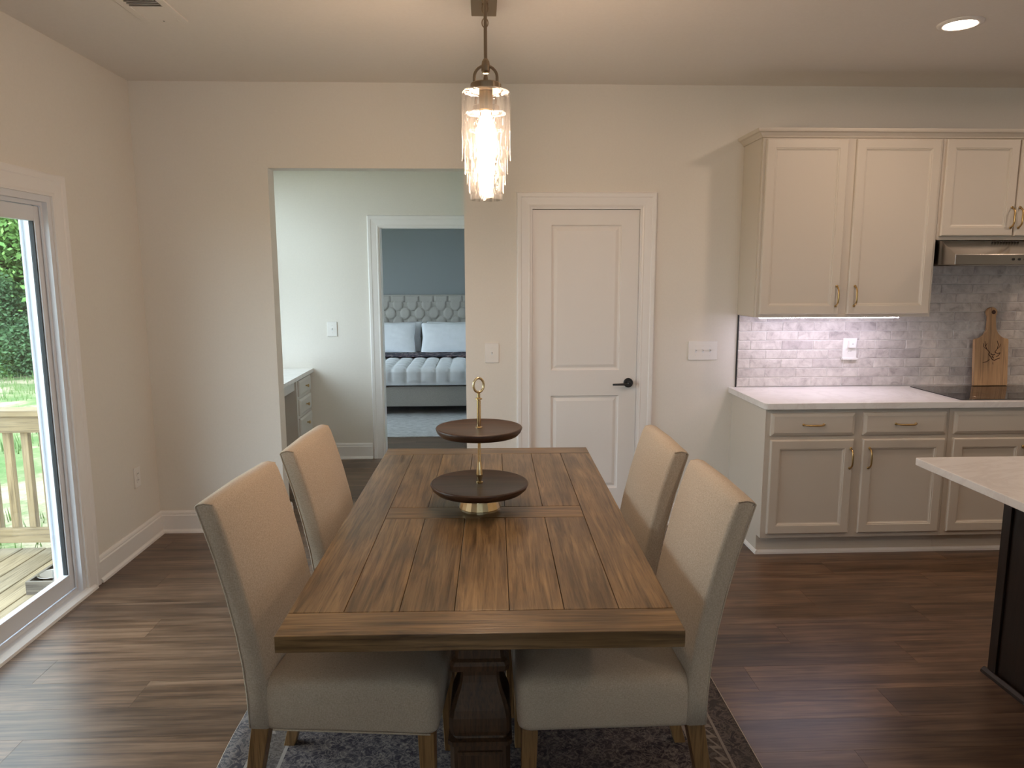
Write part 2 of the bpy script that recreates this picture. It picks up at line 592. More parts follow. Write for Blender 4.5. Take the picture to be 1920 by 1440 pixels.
def struct_boxes(name, mat, boxes, label=None):
    m = MB()
    for b in boxes:
        m.box(*b)
    o = m.build(name, mat)
    tag(o, label, None, None, 'structure')
    return o

struct_boxes('wall_back', 'wall', [
    (L - 0.14, OXL, D, D + WT, 0, H), (OXL, OXR, D, D + WT, OZ, H), (OXR, DXL, D, D + WT, 0, H),
    (DXL, DXR, D, D + WT, DZ, H), (DXR, RX, D, D + WT, 0, H)], 'cream painted back wall with the hall opening')
struct_boxes('wall_left', 'wall', [
    (L - 0.14, L, BY, SY0, 0, H), (L - 0.14, L, SY0, SY1, SZ, H), (L - 0.14, L, SY1, D, 0, H)],
    'cream painted left wall around the sliding door')
struct_boxes('wall_right', 'wall', [(RX, RX + 0.12, BY, D + WT, 0, H)], 'cream painted right wall')
FWS = ((-0.9, 0.1), (1.9, 2.9))
FZ0, FZ1 = 0.9, 2.10
_fb, _x = [], L - 0.14
for (a_, b_) in FWS:
    _fb += [(_x, a_, BY - 0.14, BY, 0, H), (a_, b_, BY - 0.14, BY, 0, FZ0), (a_, b_, BY - 0.14, BY, FZ1, H)]
    _x = b_
_fb.append((_x, RX + 0.12, BY - 0.14, BY, 0, H))
struct_boxes('wall_front', 'wall', _fb, 'cream painted wall behind the viewer')
struct_boxes('ceiling', 'ceiling', [(L - 0.40, RX + 0.2, BY - 0.2, HALL_Y, H, H + 0.1), (-3.4, 2.0, HALL_Y, BED_Y + 0.2, H, H + 0.1)], 'flat matte painted ceiling')
# pantry behind the closed door
struct_boxes('wall_pantry', 'wall', [(DXL - 0.14, RX, D + 0.9, D + 1.0, 0, H)], 'pantry wall behind the closed door')
# hall with desk: exterior wall with a window, far wall with the bedroom doorway
BXL, BXR, BZ = -0.892, -0.10, 2.045
HW = (4.80, 6.22, 0.90, 2.52)
struct_boxes('wall_hall_left', 'wall', [
    (L - 0.14, L, D + WT, HW[0], 0, H), (L - 0.14, L, HW[1], HALL_Y + 0.12, 0, H),
    (L - 0.14, L, HW[0], HW[1], 0, HW[2]), (L - 0.14, L, HW[0], HW[1], HW[3], H)], 'hall outer wall with a window over the desk')
struct_boxes('wall_hall_back', 'wall', [
    (L, BXL, HALL_Y, HALL_Y + WT, 0, H), (BXL, BXR, HALL_Y, HALL_Y + WT, BZ, H), (BXR, 0.5, HALL_Y, HALL_Y + WT, 0, H)],
    'pale hall wall with the bedroom doorway')
struct_boxes('wall_hall_right', 'wall', [(0.16, 0.28, D + WT, HALL_Y, 0, H)], 'hall side wall')
# bedroom
BW = (6.9, 9.9, 0.6, 2.35)
BW2 = (8.0, 9.2, 0.9, 2.1)
struct_boxes('wall_bedroom_back', 'bluewall', [(-3.3, 1.8, BED_Y, BED_Y + 0.12, 0, H)], 'slate blue bedroom wall behind the headboard')
struct_boxes('wall_bedroom_left', 'bluewall', [
    (-3.34, -3.2, HALL_Y, BW[0], 0, H), (-3.34, -3.2, BW[1], BED_Y, 0, H),
    (-3.34, -3.2, BW[0], BW[1], 0, BW[2]), (-3.34, -3.2, BW[0], BW[1], BW[3], H)], 'slate blue bedroom outer wall')
struct_boxes('wall_bedroom_right', 'bluewall', [(1.7, 1.84, HALL_Y + WT, BW2[0], 0, H), (1.7, 1.84, BW2[1], BED_Y, 0, H),
    (1.7, 1.84, BW2[0], BW2[1], 0, BW2[2]), (1.7, 1.84, BW2[0], BW2[1], BW2[3], H)], 'slate blue bedroom side wall')
struct_boxes('wall_bedroom_front', 'bluewall', [
    (-3.3, L - 0.14, HALL_Y, HALL_Y + WT, 0, H), (0.5, 1.8, HALL_Y, HALL_Y + WT, 0, H)], 'bedroom wall beside the doorway')

# floor: a slab with separate planks on it
floor = MB().box(L - 0.14, RX, BY, HALL_Y + WT, -0.12, -0.006).box(-3.3, 1.8, HALL_Y + WT, BED_Y, -0.12, -0.006).build('floor', 'dark')
tag(floor, 'brown wood-look plank floor', None, None, 'structure')
PW, PL, PG = 0.182, 1.22, 0.0009

def plank(x0, x1, y0):
    o = MB().box(-(x1 - x0) / 2 + PG / 2, (x1 - x0) / 2 - PG / 2, -PW / 2 + PG / 2, PW / 2 - PG / 2, -0.006, 0.0).build('plank', 'floor', floor)
    o.location = ((x0 + x1) / 2, y0 + PW / 2, 0)
    return o

_plank_mesh = None
def plank_row(xa, xb, y0, off):
    global _plank_mesh
    x = xa - off
    while x < xb:
        a, b = max(x, xa), min(x + PL, xb)
        if b - a > 0.03:
            if abs((b - a) - PL) < 1e-6 and _plank_mesh is not None:
                o = _plank_mesh.copy()
                COL.objects.link(o)
                o.parent = floor
                o.location = ((a + b) / 2, y0 + PW / 2, 0)
            else:
                o = plank(a, b, y0)
                if abs((b - a) - PL) < 1e-6:
                    _plank_mesh = o
        x += PL

row = 0
y = 1.50
while y < D + 0.02:
    plank_row(L, 4.2 if y > 2.2 else 3.0, y, (row * 0.47 + 0.13) % PL)
    y += PW
    row += 1
while y < HALL_Y + 0.1:
    plank_row(max(L, -2.07), 0.16, y, (row * 0.47 + 0.13) % PL)
    y += PW
    row += 1
while y < 7.4:
    plank_row(-2.3, 0.9, y, (row * 0.47 + 0.13) % PL)
    y += PW
    row += 1
# planks the photograph does not show: one joined part
rest = MB()
for (xa, xb, ya, yb) in ((L, RX, BY, 1.50), (3.0, RX, 1.50, 2.23), (4.2, RX, 2.23, D), (-3.2, 1.7, 7.4, BED_Y)):
    yy, k = ya, 0
    while yy < yb - 0.02:
        x = xa - (k * 0.47) % PL
        while x < xb:
            a, b = max(x, xa), min(x + PL, xb)
            if b - a > 0.03:
                rest.box(a + 0.001, b - 0.001, yy + 0.001, min(yy + PW, yb) - 0.001, -0.006, 0.0)
            x += PL
        yy += PW
        k += 1
o = rest.build('plank_field', 'floor', floor)
o['kind'] = 'stuff'

# baseboards -----------------------------------------------------------------
BBP = [(0, 0), (0.028, 0), (0.026, 0.012), (0.017, 0.021), (0.015, 0.024), (0.015, 0.112), (0.010, 0.120), (0.012, 0.124), (0.010, 0.134), (0.004, 0.143), (0, 0.143)]
def baseboard(name, axis, fixed, a0, a1, sign, label):
    """axis: the direction it runs; fixed: the wall plane; sign: which way it sticks out"""
    m = MB()
    prof = [(fixed + sign * u, v) for u, v in BBP]
    m.prism(prof, axis, a0, a1)
    return tag(m.build(name, 'trim'), label, None, None, 'structure')
baseboard('baseboard_left', 'y', L, SY1 + 0.112, D, 1, 'white baseboard with shoe moulding along the left wall')
baseboard('baseboard_back_left', 'x', D, L, OXL, -1, 'white baseboard between the left corner and hall opening')
baseboard('baseboard_back_middle', 'x', D, OXR, 0.2128, -1, 'white baseboard between hall opening and pantry door')
baseboard('baseboard_back_right', 'x', D, 1.1014, 1.60, -1, 'white baseboard between pantry door and kitchen cabinets')
baseboard('baseboard_opening_left', 'y', OXL, D - 0.028, D + WT + 0.028, 1, 'white baseboard wrapping the left side of the opening')
baseboard('baseboard_opening_right', 'y', OXR, D - 0.028, D + WT + 0.028, -1, 'white baseboard wrapping the right side of the opening')
baseboard('baseboard_hall_back', 'x', HALL_Y, -1.50, -0.994, -1, 'white baseboard on the hall wall beside the doorway')
baseboard('baseboard_bedroom', 'x', BED_Y, -3.2, 1.7, -1, 'white baseboard behind the bed')

# casing profile: (distance outwards from the opening, thickness)
CP = [(0.0, 0.0), (0.0, 0.010), (0.008, 0.013), (0.014, 0.011), (0.055, 0.016), (0.060, 0.020), (0.078, 0.022), (0.084, 0.019), (0.088, 0.0)]
def casing(name, parent, plane, x0, x1, z1, sign, axis='x', mat='trim', width=1.0):
    """mitred three-sided casing around an opening lying in a wall plane"""
    m = MB()
    rings = []
    for ux, uz in ((-1, 0), (-1, 1), (1, 1), (1, 0)):
        r = []
        for d, t in CP:
            d *= width
            a = (x0 - d) if ux < 0 else (x1 + d)
            z = (z1 + d) if uz else 0.0
            b = plane + sign * t
            r.append((a, b, z) if axis == 'x' else (b, a, z))
        rings.append(r)
    m.loops(rings, True, True, True)
    return m.build(name, mat, parent)

# pantry door ---------------------------------------------------------------
door1 = setting('door_1', 'white two-panel pantry door with black lever handle')
casing('casing', door1, D, DXL, DXR, DZ, -1)
m = MB()
m.box(DXL, DXL + 0.012, D, D + WT, 0, DZ).box(DXR - 0.012, DXR, D, D + WT, 0, DZ).box(DXL + 0.012, DXR - 0.012, D, D + WT, DZ - 0.012, DZ)
m.box(DXL + 0.012, DXL + 0.024, D + 0.058, D + 0.09, 0, DZ - 0.012).box(DXR - 0.024, DXR - 0.012, D + 0.058, D + 0.09, 0, DZ - 0.012)
m.build('jamb', 'trim', door1)
sx0, sx1, sz0, sz1 = DXL + 0.014, DXR - 0.014, 0.010, DZ - 0.015
px0, px1 = 0.432, 0.870
P1, P2 = (1.025, 1.935), (0.245, 0.862)
yf, yb = D + 0.018, D + 0.053
m = MB()
m.box(sx0, px0, yf, yb, sz0, sz1).box(px1, sx1, yf, yb, sz0, sz1)
m.box(px0, px1, yf, yb, sz0, P2[0]).box(px0, px1, yf, yb, P2[1], P1[0]).box(px0, px1, yf, yb, P1[1], sz1)
slab = m.build('door_slab', 'door', door1)
for (a, b) in (P1, P2):
    w_, h_ = px1 - px0, b - a
    MB().panel(w_, h_, 0.033, [(0, 0.0), (0.006, 0.009), (0.016, 0.011), (0.030, 0.006), (0.036, 0.004)]).build(
        'door_panel', 'door', slab, loc=((px0 + px1) / 2, yf + 0.033, (a + b) / 2))
lx, lz = 0.930, 0.943
hd = MB().lathe([(0.0305, 0), (0.0305, 0.008), (0.027, 0.011), (0.012, 0.012), (0.011, 0.046), (0.0135, 0.047), (0.0135, 0.058), (0.010, 0.061)], 28).build(
    'door_handle', 'black', door1, loc=(lx, yf, lz), rot=(math.pi / 2, 0, 0), smooth=False, bevel=0)
MB().tube([(lx + 0.006, yf - 0.052, lz - 0.004), (lx - 0.03, yf - 0.053, lz - 0.004), (lx - 0.108, yf - 0.053, lz - 0.005)], [0.0085, 0.0075, 0.0065], 10).build('lever', 'black', door1, smooth=True)
MB().box(sx0 - 0.001, sx0 + 0.001, yf - 0.004, yf, 0.1, 0.2).build('hinge_leaf', 'steel', door1)

# bedroom doorway casing
trim1 = setting('trim_1', 'white casing around the bedroom doorway')
casing('casing', trim1, HALL_Y, BXL, BXR, BZ, -1, width=1.1)
m = MB()
m.box(BXL, BXL + 0.012, HALL_Y, HALL_Y + WT, 0, BZ).box(BXR - 0.012, BXR, HALL_Y, HALL_Y + WT, 0, BZ).box(BXL + 0.012, BXR - 0.012, HALL_Y, HALL_Y + WT, BZ - 0.012, BZ)
m.build('jamb', 'trim', trim1)

# sliding glass door ----------------------------------------------------------
door2 = setting('door_2', 'white vinyl sliding glass door to the deck')
casing('casing', door2, L, SY0, SY1, SZ, 1, axis='y', width=1.25)
m = MB()   # outer frame with two tracks
fx0, fx1 = L - 0.14, L - 0.002
for (a, b) in ((SY0, SY0 + 0.03), (SY1 - 0.03, SY1)):
    m.box(fx0, fx1, a, b, 0.0, SZ)
m.box(fx0, fx1, SY0 + 0.03, SY1 - 0.03, SZ - 0.03, SZ)
m.box(fx0, fx1, SY0 + 0.03, SY1 - 0.03, 0.0, 0.022)
for tx in (-0.030, -0.078, -0.130):
    m.box(L + tx - 0.004, L + tx + 0.004, SY1 - 0.044, SY1 - 0.03, 0.022, SZ - 0.03)
    m.box(L + tx - 0.004, L + tx + 0.004, SY0 + 0.03, SY0 + 0.044, 0.022, SZ - 0.03)
    m.box(L + tx - 0.004, L + tx + 0.004, SY0 + 0.044, SY1 - 0.044, 0.022, 0.04)
    m.box(L + tx - 0.004, L + tx + 0.004, SY0 + 0.044, SY1 - 0.044, SZ - 0.048, SZ - 0.03)
m.build('door_frame', 'vinyl', door2)
MB().prism([(L - 0.002, 0), (L + 0.034, 0), (L + 0.030, 0.012), (L + 0.012, 0.020), (L - 0.002, 0.022)], 'y', SY0 - 0.05, SY1 + 0.05).build('threshold', 'trim', door2)
def slider_panel(xc, y0, y1):
    z0, z1 = 0.042, SZ - 0.050
    st, rb, rtop = 0.046, 0.085, 0.070
    m = MB()
    for (a, b, c, d) in ((y0, y0 + st, z0, z1), (y1 - st, y1, z0, z1), (y0 + st, y1 - st, z0, z0 + rb), (y0 + st, y1 - st, z1 - rtop, z1)):
        m.box(xc - 0.017, xc + 0.017, a, b, c, d)
    p = m.build('sliding_panel', 'vinyl', door2, bevel=0.003)
    g = MB()
    for (a, b, c, d) in ((y0 + st, y0 + st + 0.006, z0 + rb, z1 - rtop), (y1 - st - 0.006, y1 - st, z0 + rb, z1 - rtop)):
        g.box(xc - 0.010, xc + 0.010, a, b, c, d)
    g.build('gasket', 'gasket', p)
    MB().box(xc - 0.003, xc + 0.003, y0 + st + 0.002, y1 - st - 0.002, z0 + rb - 0.004, z1 - rtop + 0.004).build('pane', 'glass', p)
slider_panel(L - 0.054, 2.66, SY1 - 0.032)
slider_panel(L - 0.104, SY0 + 0.032, 2.72)

# windows of the hall and the bedroom (light comes through them)
def window(name, label, x0, x1, y0, y1, z0, z1, mat, rz=0, loc=(0, 0, 0)):
    w = setting(name, label, loc)
    w.rotation_euler = (0, 0, rz)
    m = MB()
    f = 0.045
    xm = (x0 + x1) / 2
    zc = (z0 + z1) / 2
    m.box(xm - 0.03, xm + 0.03, y0, y0 + f, z0, z1).box(xm - 0.03, xm + 0.03, y1 - f, y1, z0, z1)
    m.box(xm - 0.03, xm + 0.03, y0 + f, y1 - f, z0, z0 + f).box(xm - 0.03, xm + 0.03, y0 + f, y1 - f, z1 - f, z1)
    m.box(xm - 0.02, xm + 0.02, y0 + f, y1 - f, zc - 0.02, zc + 0.02)
    m.build('window_frame', 'vinyl', w)
    MB().box(xm - 0.003, xm + 0.003, y0 + f, y1 - f, z0 + f, zc - 0.02).build('pane', 'glass', w)
    MB().box(xm - 0.003, xm + 0.003, y0 + f, y1 - f, zc + 0.02, z1 - f).build('pane', 'glass', w)
    MB().box(x1 - 0.001, x1 + 0.05, y0 - 0.05, y1 + 0.05, z0 - 0.02, z0 + 0.002).build('window_sill', 'trim', w)
window('window_1', 'hall window over the desk', L - 0.14, L, *HW, 'vinyl')
window('window_5', 'unseen window added in the bedroom right wall to brighten the room', 1.7, 1.84, *BW2, 'vinyl')  # added out of view, only to let more daylight into the bedroom
window('window_2', 'bedroom window in the outer wall', -3.34, -3.2, *BW, 'vinyl')

for k_, (a_, b_) in enumerate(FWS):
    window('window_%d' % (3 + k_), 'living room window behind the viewer, %s one' % ('left' if k_ == 0 else 'right'), -0.14, 0.0, -(b_ - a_) / 2, (b_ - a_) / 2, FZ0, FZ1, 'vinyl', math.pi / 2, ((a_ + b_) / 2, BY, 0))
# ceiling register --------------------------------------------------------------
vent = thing('ceiling_vent', 'white rectangular air register in the ceiling above the left wall', 'vent', (-1.412, 3.30, H))
m = MB()
vw, vl = 0.102, 0.205
m.box(-vw, -vw + 0.034, -vl, vl, -0.008, 0).box(vw - 0.034, vw, -vl, vl, -0.008, 0)
m.box(-vw + 0.034, vw - 0.034, -vl, -vl + 0.034, -0.008, 0).box(-vw + 0.034, vw - 0.034, vl - 0.034, vl, -0.008, 0)
m.build('frame', 'ceiling', vent, bevel=0.003)
MB().box(-vw + 0.03, vw - 0.03, -vl + 0.03, vl - 0.03, -0.0015, -0.0005).build('duct_shade_plate', 'dark', vent)  # flat dark plate, the shade inside the duct put into its colour
for k in range(14):
    yy = -vl + 0.046 + k * 0.0245
    far = yy > 0.035
    o = MB().box(-vw + 0.034, vw - 0.034, -0.0115, 0.0115, -0.0006, 0.0006).build('louvre', 'ceiling', vent, loc=(0, yy, -0.0055), rot=(math.radians(-8 if far else 55) * 1.0, 0, 0))
    if not far:
        o.scale = (1, 0.4, 1)
MB().lathe([(0.004, 0), (0.004, -0.002), (0.002, -0.003)], 10).build('screw', 'steel', vent, loc=(0.0, vl - 0.017, -0.008))

# recessed ceiling lights ----------------------------------------------------------
def downlight(x, y, label):
    t = thing('recessed_light', label, 'ceiling light', (x, y, H), 0, 'recessed ceiling lights')
    MB().lathe([(0.096, 0.0), (0.095, -0.004), (0.088, -0.008), (0.072, -0.010), (0.066, -0.006), (0.064, 0.0)], 40, cap0=False, cap1=False).build('trim_ring', 'plastic', t, smooth=True)
    MB().lathe([(0.066, -0.0025), (0.066, -0.0055)], 32).build('lens', 'down', t)
downlight(2.195, 3.421, 'round white recessed ceiling light above the kitchen floor')
downlight(3.80, 3.421, 'round white recessed ceiling light above the cooktop end of the kitchen')
downlight(2.195, 0.90, 'round white recessed ceiling light above the near end of the island')
downlight(3.80, 0.90, 'round white recessed ceiling light in the corner behind the island')

# ================================================================== DINING TABLE
TA = -0.0148
table = thing('dining_table', 'rectangular distressed brown oak trestle dining table on a patterned rug', 'table', (0.004, 2.597, 0), TA)
TW, TL, TZ, TT = 1.0, 1.91, 0.765, 0.044
hw, hl = TW / 2, TL / 2
bb = 0.122
board_w = TW / 7
def board(x0, x1, y0, y1, mat, name='plank'):
    g = 0.0006
    o = MB().box(-(x1 - x0) / 2 + g, (x1 - x0) / 2 - g, -(y1 - y0) / 2 + g, (y1 - y0) / 2 - g, -TT, 0).build(name, mat, table, bevel=0.0022, seg=2)
    o.location = ((x0 + x1) / 2, (y0 + y1) / 2, TZ)
    return o
board(-hw, hw, -hl, -hl + bb, 'table_x', 'end_board')
board(-hw, hw, hl - bb, hl, 'table_x', 'end_board')
board(-hw, -hw + board_w, -hl + bb, hl - bb, 'table', 'side_board')
board(hw - board_w, hw, -hl + bb, hl - bb, 'table', 'side_board')
cy0, cy1 = -0.108, 0.018
board(-hw + board_w, hw - board_w, cy0, cy1, 'table_x', 'cross_board')
for k in range(5):
    xa = -hw + board_w * (k + 1)
    board(xa, xa + board_w, -hl + bb, cy0, 'table')
    board(xa, xa + board_w, cy1, hl - bb, 'table')
MB().box(-hw + 0.12, hw - 0.12, -hl + 0.2, hl - 0.2, TZ - TT - 0.025, TZ - TT - 0.001).build('under_frame', 'table_z', table)
for sy in (-0.577, 0.577):
    ped = MB()
    pr = [(0.088, 0.045), (0.088, 0.262), (0.094, 0.266), (0.094, 0.279), (0.080, 0.283), (0.078, 0.288), (0.085, 0.294), (0.0895, 0.308), (0.0905, 0.330), (0.0895, 0.350),
          (0.085, 0.372), (0.076, 0.398), (0.066, 0.424), (0.059, 0.446), (0.056, 0.466), (0.057, 0.482), (0.066, 0.488), (0.084, 0.494), (0.087, 0.512), (0.082, 0.522), (0.072, 0.528), (0.070, 0.552),
          (0.078, 0.572), (0.094, 0.610), (0.108, 0.650), (0.112, 0.70)]
    ped.square_lathe(pr)
    p = ped.build('pedestal', 'table_z', table, loc=(-0.012, sy, 0), bevel=0)
    for s in (-1, 1):
        fr = MB()
        for (a, b, c, d) in ((-0.066, 0.066, 0.086, 0.096), (-0.066, 0.066, 0.238, 0.248), (-0.066, -0.056, 0.096, 0.238), (0.056, 0.066, 0.096, 0.238)):
            fr.box(a, b, s * 0.0915 - 0.0045, s * 0.0915 + 0.0045, c, d)
        fr.build('plinth_moulding', 'table_z', p, bevel=0.001, seg=1)
    MB().prism([(-0.33, 0.008), (0.33, 0.008), (0.33, 0.035), (0.27, 0.05), (-0.27, 0.05), (-0.33, 0.035)], 'y', -0.055, 0.055).build('foot', 'table_z', table, loc=(-0.012, sy, 0), bevel=0.006)
    MB().box(-0.36, 0.36, -0.06, 0.06, 0.665, 0.697).build('top_support', 'table_z', table, loc=(0, sy, 0), bevel=0.006)
MB().box(-0.035, 0.035, -0.49, 0.49, 0.09, 0.16).build('stretcher', 'table_z', table, loc=(-0.012, 0, 0), bevel=0.005)

# ================================================================== CHAIRS
def make_chair():
    """faces +x; origin on the floor under the seat's front edge centre; width along y"""
    t = thing('dining_chair', 'x', 'chair')
    W = 0.456
    hw_ = W / 2
    # backrest: side profile extruded across the width, rounded edges
    fr = [(-0.478, 0.345), (-0.480, 0.44), (-0.487, 0.53), (-0.500, 0.62), (-0.519, 0.72), (-0.545, 0.83), (-0.572, 0.925), (-0.592, 0.985)]
    bk = [(-0.655, 0.994), (-0.640, 0.945), (-0.612, 0.85), (-0.585, 0.74), (-0.563, 0.63), (-0.549, 0.53), (-0.542, 0.44), (-0.540, 0.345)]
    top = [(-0.602, 1.004), (-0.628, 1.008), (-0.648, 1.003)]
    prof = fr + top + bk
    ins = [(0.0, 1.0), (0.010, 0.30), (0.0, 0.0)]
    cx_, cz_ = -0.56, 0.65
    rings = []
    def off(p, d):
        i = prof.index(p)
        a, b = Vector(prof[i - 1]), Vector(prof[(i + 1) % len(prof)])
        tg = (b - a).normalized()
        nrm = Vector((tg.y, -tg.x))
        if i in (0, len(prof) - 1):
            nrm = Vector((1 if i == 0 else -1, 0))
        q = Vector(p) - nrm * d
        return q
    # outward normal test
    tst = off(fr[3], 0.01)
    sgn = 1 if tst.x < fr[3][0] else -1
    for (yy, d) in ((-hw_, 0.012), (-hw_ + 0.003, 0.005), (-hw_ + 0.010, 0.0), (0, -0.004), (hw_ - 0.010, 0.0), (hw_ - 0.003, 0.005), (hw_, 0.012)):
        rings.append([(q.x, yy, q.y) for q in (off(p, sgn * d) for p in prof)])
    MB().loops(rings).build('backrest', 'linen', t, smooth=True)
    for s in (-1, 1):
        pts = [(off(p, sgn * 0.003).x, s * (hw_ - 0.0035), off(p, sgn * 0.003).y) for p in top + bk]
        MB().tube(pts, 0.0028, 6).build('piping', 'linen', t, smooth=True)
    # seat: rounded crowned cushion
    n_u, n_v = 14, 12
    def crown(u, v):
        e = (1 - abs(2 * u - 1) ** 4) * (1 - abs(2 * v - 1) ** 4)
        return e
    m = MB()
    rings = []
    X0, X1 = -0.505, 0.0
    outline = rrect(X1 - X0, W - 0.006, 0.035, 5, (X0 + X1) / 2, 0)
    for (sc, z, extra) in ((0.90, 0.340, 0), (0.985, 0.342, 0), (1.0, 0.352, 0), (1.006, 0.40, 0), (1.004, 0.445, 0), (0.99, 0.468, 0), (0.955, 0.483, 0), (0.87, 0.492, 0), (0.66, 0.498, 0), (0.35, 0.501, 0), (0.05, 0.502, 0)):
        cxm = (X0 + X1) / 2
        r_ = []
        for (u, v) in outline:
            du, dv = u - cxm, v
            k = 1 if sc >= 0.85 else sc
            if sc < 0.985 and z > 0.45 or sc <= 0.90:
                ed = (1 - sc)
                hx, hy = (X1 - X0) / 2, W / 2
                mrg = ed * hy
                fx, fy = (hx - mrg) / hx, (hy - mrg) / hy
                r_.append((cxm + du * fx, dv * fy, z))
            else:
                r_.append((cxm + du * (1 + (sc - 1) * 0.6), dv * sc if sc < 1 else dv * (1 + (sc - 1)), z))
        rings.append(r_)
    m.loops(rings)
    m.build('seat', 'linen', t, smooth=True)
    MB().tube([(-0.02 - 0.45 * k / 8, s_ * (hw_ - 0.004), 0.342) for k in range(9) for s_ in (-1,)], 0.0025, 6).build('piping', 'linen', t, smooth=True)
    # legs
    for s in (-1, 1):
        yc = s * (hw_ - 0.032)
        m = MB()
        m.loops([[(-0.012 + a * 0.8, yc + b * 0.8, 0.0) for a, b in ((-0.045 + 0.004, -0.02), (0, -0.02), (0, 0.02), (-0.045 + 0.004, 0.02))],
                 [(-0.010 + a, yc + b, 0.342) for a, b in ((-0.048, -0.024), (0, -0.024), (0, 0.024), (-0.048, 0.024))]])
        m.build('leg', 'oak_leg', t, bevel=0.003)
        m = MB()
        m.loops([[(-0.590 + a, yc + b, 0.0) for a, b in ((-0.019, -0.018), (0.019, -0.018), (0.019, 0.018), (-0.019, 0.018))],
                 [(-0.545 + a, yc + b, 0.16) for a, b in ((-0.022, -0.021), (0.022, -0.021), (0.022, 0.021), (-0.022, 0.021))],
                 [(-0.510 + a, yc + b, 0.346) for a, b in ((-0.026, -0.024), (0.026, -0.024), (0.026, 0.024), (-0.026, 0.024))]])
        m.build('leg', 'oak_leg', t, bevel=0.003)
    return t

chair = make_chair()
GRP = 'upholstered dining chairs around the table'
def place(o, x, y, rz, label):
    o.location = (x, y, 0.0078)
    o.rotation_euler = (0, 0, rz)
    tag(o, label, 'chair', GRP)
# (front-edge centre, turn)
place(chair, -0.115, 2.085, math.radians(-5.5), 'beige linen chair at the table\'s near left, in the foreground')
c2 = copy_tree(chair)
place(c2, -0.055, 2.700, math.radians(-3.5), 'beige linen chair at the table\'s far left, before the hall opening')
c3 = copy_tree(chair)
place(c3, 0.088, 2.092, math.radians(180.5), 'beige linen chair at the table\'s near right, beside the kitchen island')
c4 = copy_tree(chair)
place(c4, 0.062, 2.655, math.radians(180.5), 'beige linen chair at the table\'s far right, before the pantry door')

# ================================================================== RUG
rug = MB()
nx, ny = 44, 66
RWX, RLY = 0.90, 1.375
def rugz(x, y):
    e = min(RWX - abs(x), RLY - abs(y))
    w = 0.0
    if x < -0.74:
        w = 0.008 * max(0, math.sin(y * 9.0 + 1.0)) * min(1, (-0.74 - x) / 0.12)
    return 0.007 + w
vs = [[None] * (ny + 1) for _ in range(nx + 1)]
for i in range(nx + 1):
    for j in range(ny + 1):
        x, y = -RWX + 2 * RWX * i / nx, -RLY + 2 * RLY * j / ny
        wx = 0.008 * math.sin(y * 7) if i == 0 else 0
        vs[i][j] = rug.bm.verts.new((x + wx, y, rugz(x, y)))
for i in range(nx):
    for j in range(ny):
        rug.bm.faces.new((vs[i][j], vs[i + 1][j], vs[i + 1][j + 1], vs[i][j + 1]))
ro = rug.build('area_rug', 'rug', None, loc=(0.010, 2.62, 0.0), smooth=True)
md = ro.modifiers.new('thick', 'SOLIDIFY')
md.thickness = 0.006
md.offset = -1
tag(ro, 'faded navy and beige persian style rug under the dining table', 'rug')
MB().tube([(0.912, 2.62 - RLY + 2 * RLY * k / 20, 0.006) for k in range(21)], 0.0045, 6).build('bound_edge', 'linen', ro, loc=(-0.010, -2.62, 0))
MB().tube([(-0.890 + 0.008 * math.sin((-RLY + 2 * RLY * k / 60) * 7), 2.62 - RLY + 2 * RLY * k / 60, rugz(-0.9, -RLY + 2 * RLY * k / 60) - 0.001) for k in range(61)], 0.0045, 6).build('bound_edge', 'linen', ro, loc=(-0.010, -2.62, 0))

# ================================================================== TIERED STAND
st = thing('tiered_tray_stand', 'two-tier dark wood tray stand with brass stem on the dining table', 'tray stand', (-0.017, 2.615, TZ))
m = MB()
nf = 22
rings = []
for (r, z) in ((0.078, 0.0), (0.078, 0.004), (0.068, 0.034), (0.060, 0.062)):
    rings.append([(r * math.cos(2 * math.pi * i / nf), r * math.sin(2 * math.pi * i / nf), z) for i in range(nf)])
m.loops(rings).build('base', 'brass_bright', st)
def tray(r, z, th):
    MB().lathe([(r * 0.78, z), (r * 0.90, z + 0.004), (r * 0.965, z + th * 0.45), (r, z + th - 0.004), (r - 0.002, z + th - 0.0005), (r - 0.006, z + th), (r - 0.012, z + th - 0.003), (0.012, z + th - 0.003)], 72).build('tray', 'tray', st, smooth=True, bevel=0)
tray(0.183, 0.062, 0.034)
tray(0.160, 0.274, 0.033)
MB().lathe([(0.013, 0.090), (0.013, 0.097), (0.008, 0.100), (0.010, 0.110), (0.0125, 0.126), (0.0105, 0.146), (0.0065, 0.175), (0.0055, 0.200), (0.0055, 0.262), (0.0055, 0.300), (0.013, 0.301), (0.013, 0.306), (0.0075, 0.309),
            (0.0075, 0.405), (0.006, 0.408), (0.013, 0.410), (0.013, 0.414), (0.006, 0.417), (0.006, 0.432)], 20).build('stem', 'brass_bright', st, smooth=False, bevel=0)
pts = [(0.0195 * math.sin(a), 0, 0.462 - 0.026 * math.cos(a)) for a in [2 * math.pi * k / 28 for k in range(28)]]
MB().tube(pts, 0.0045, 10, closed=True).build('ring_handle', 'brass_bright', st, rot=(0, 0, math.radians(18)), smooth=True)

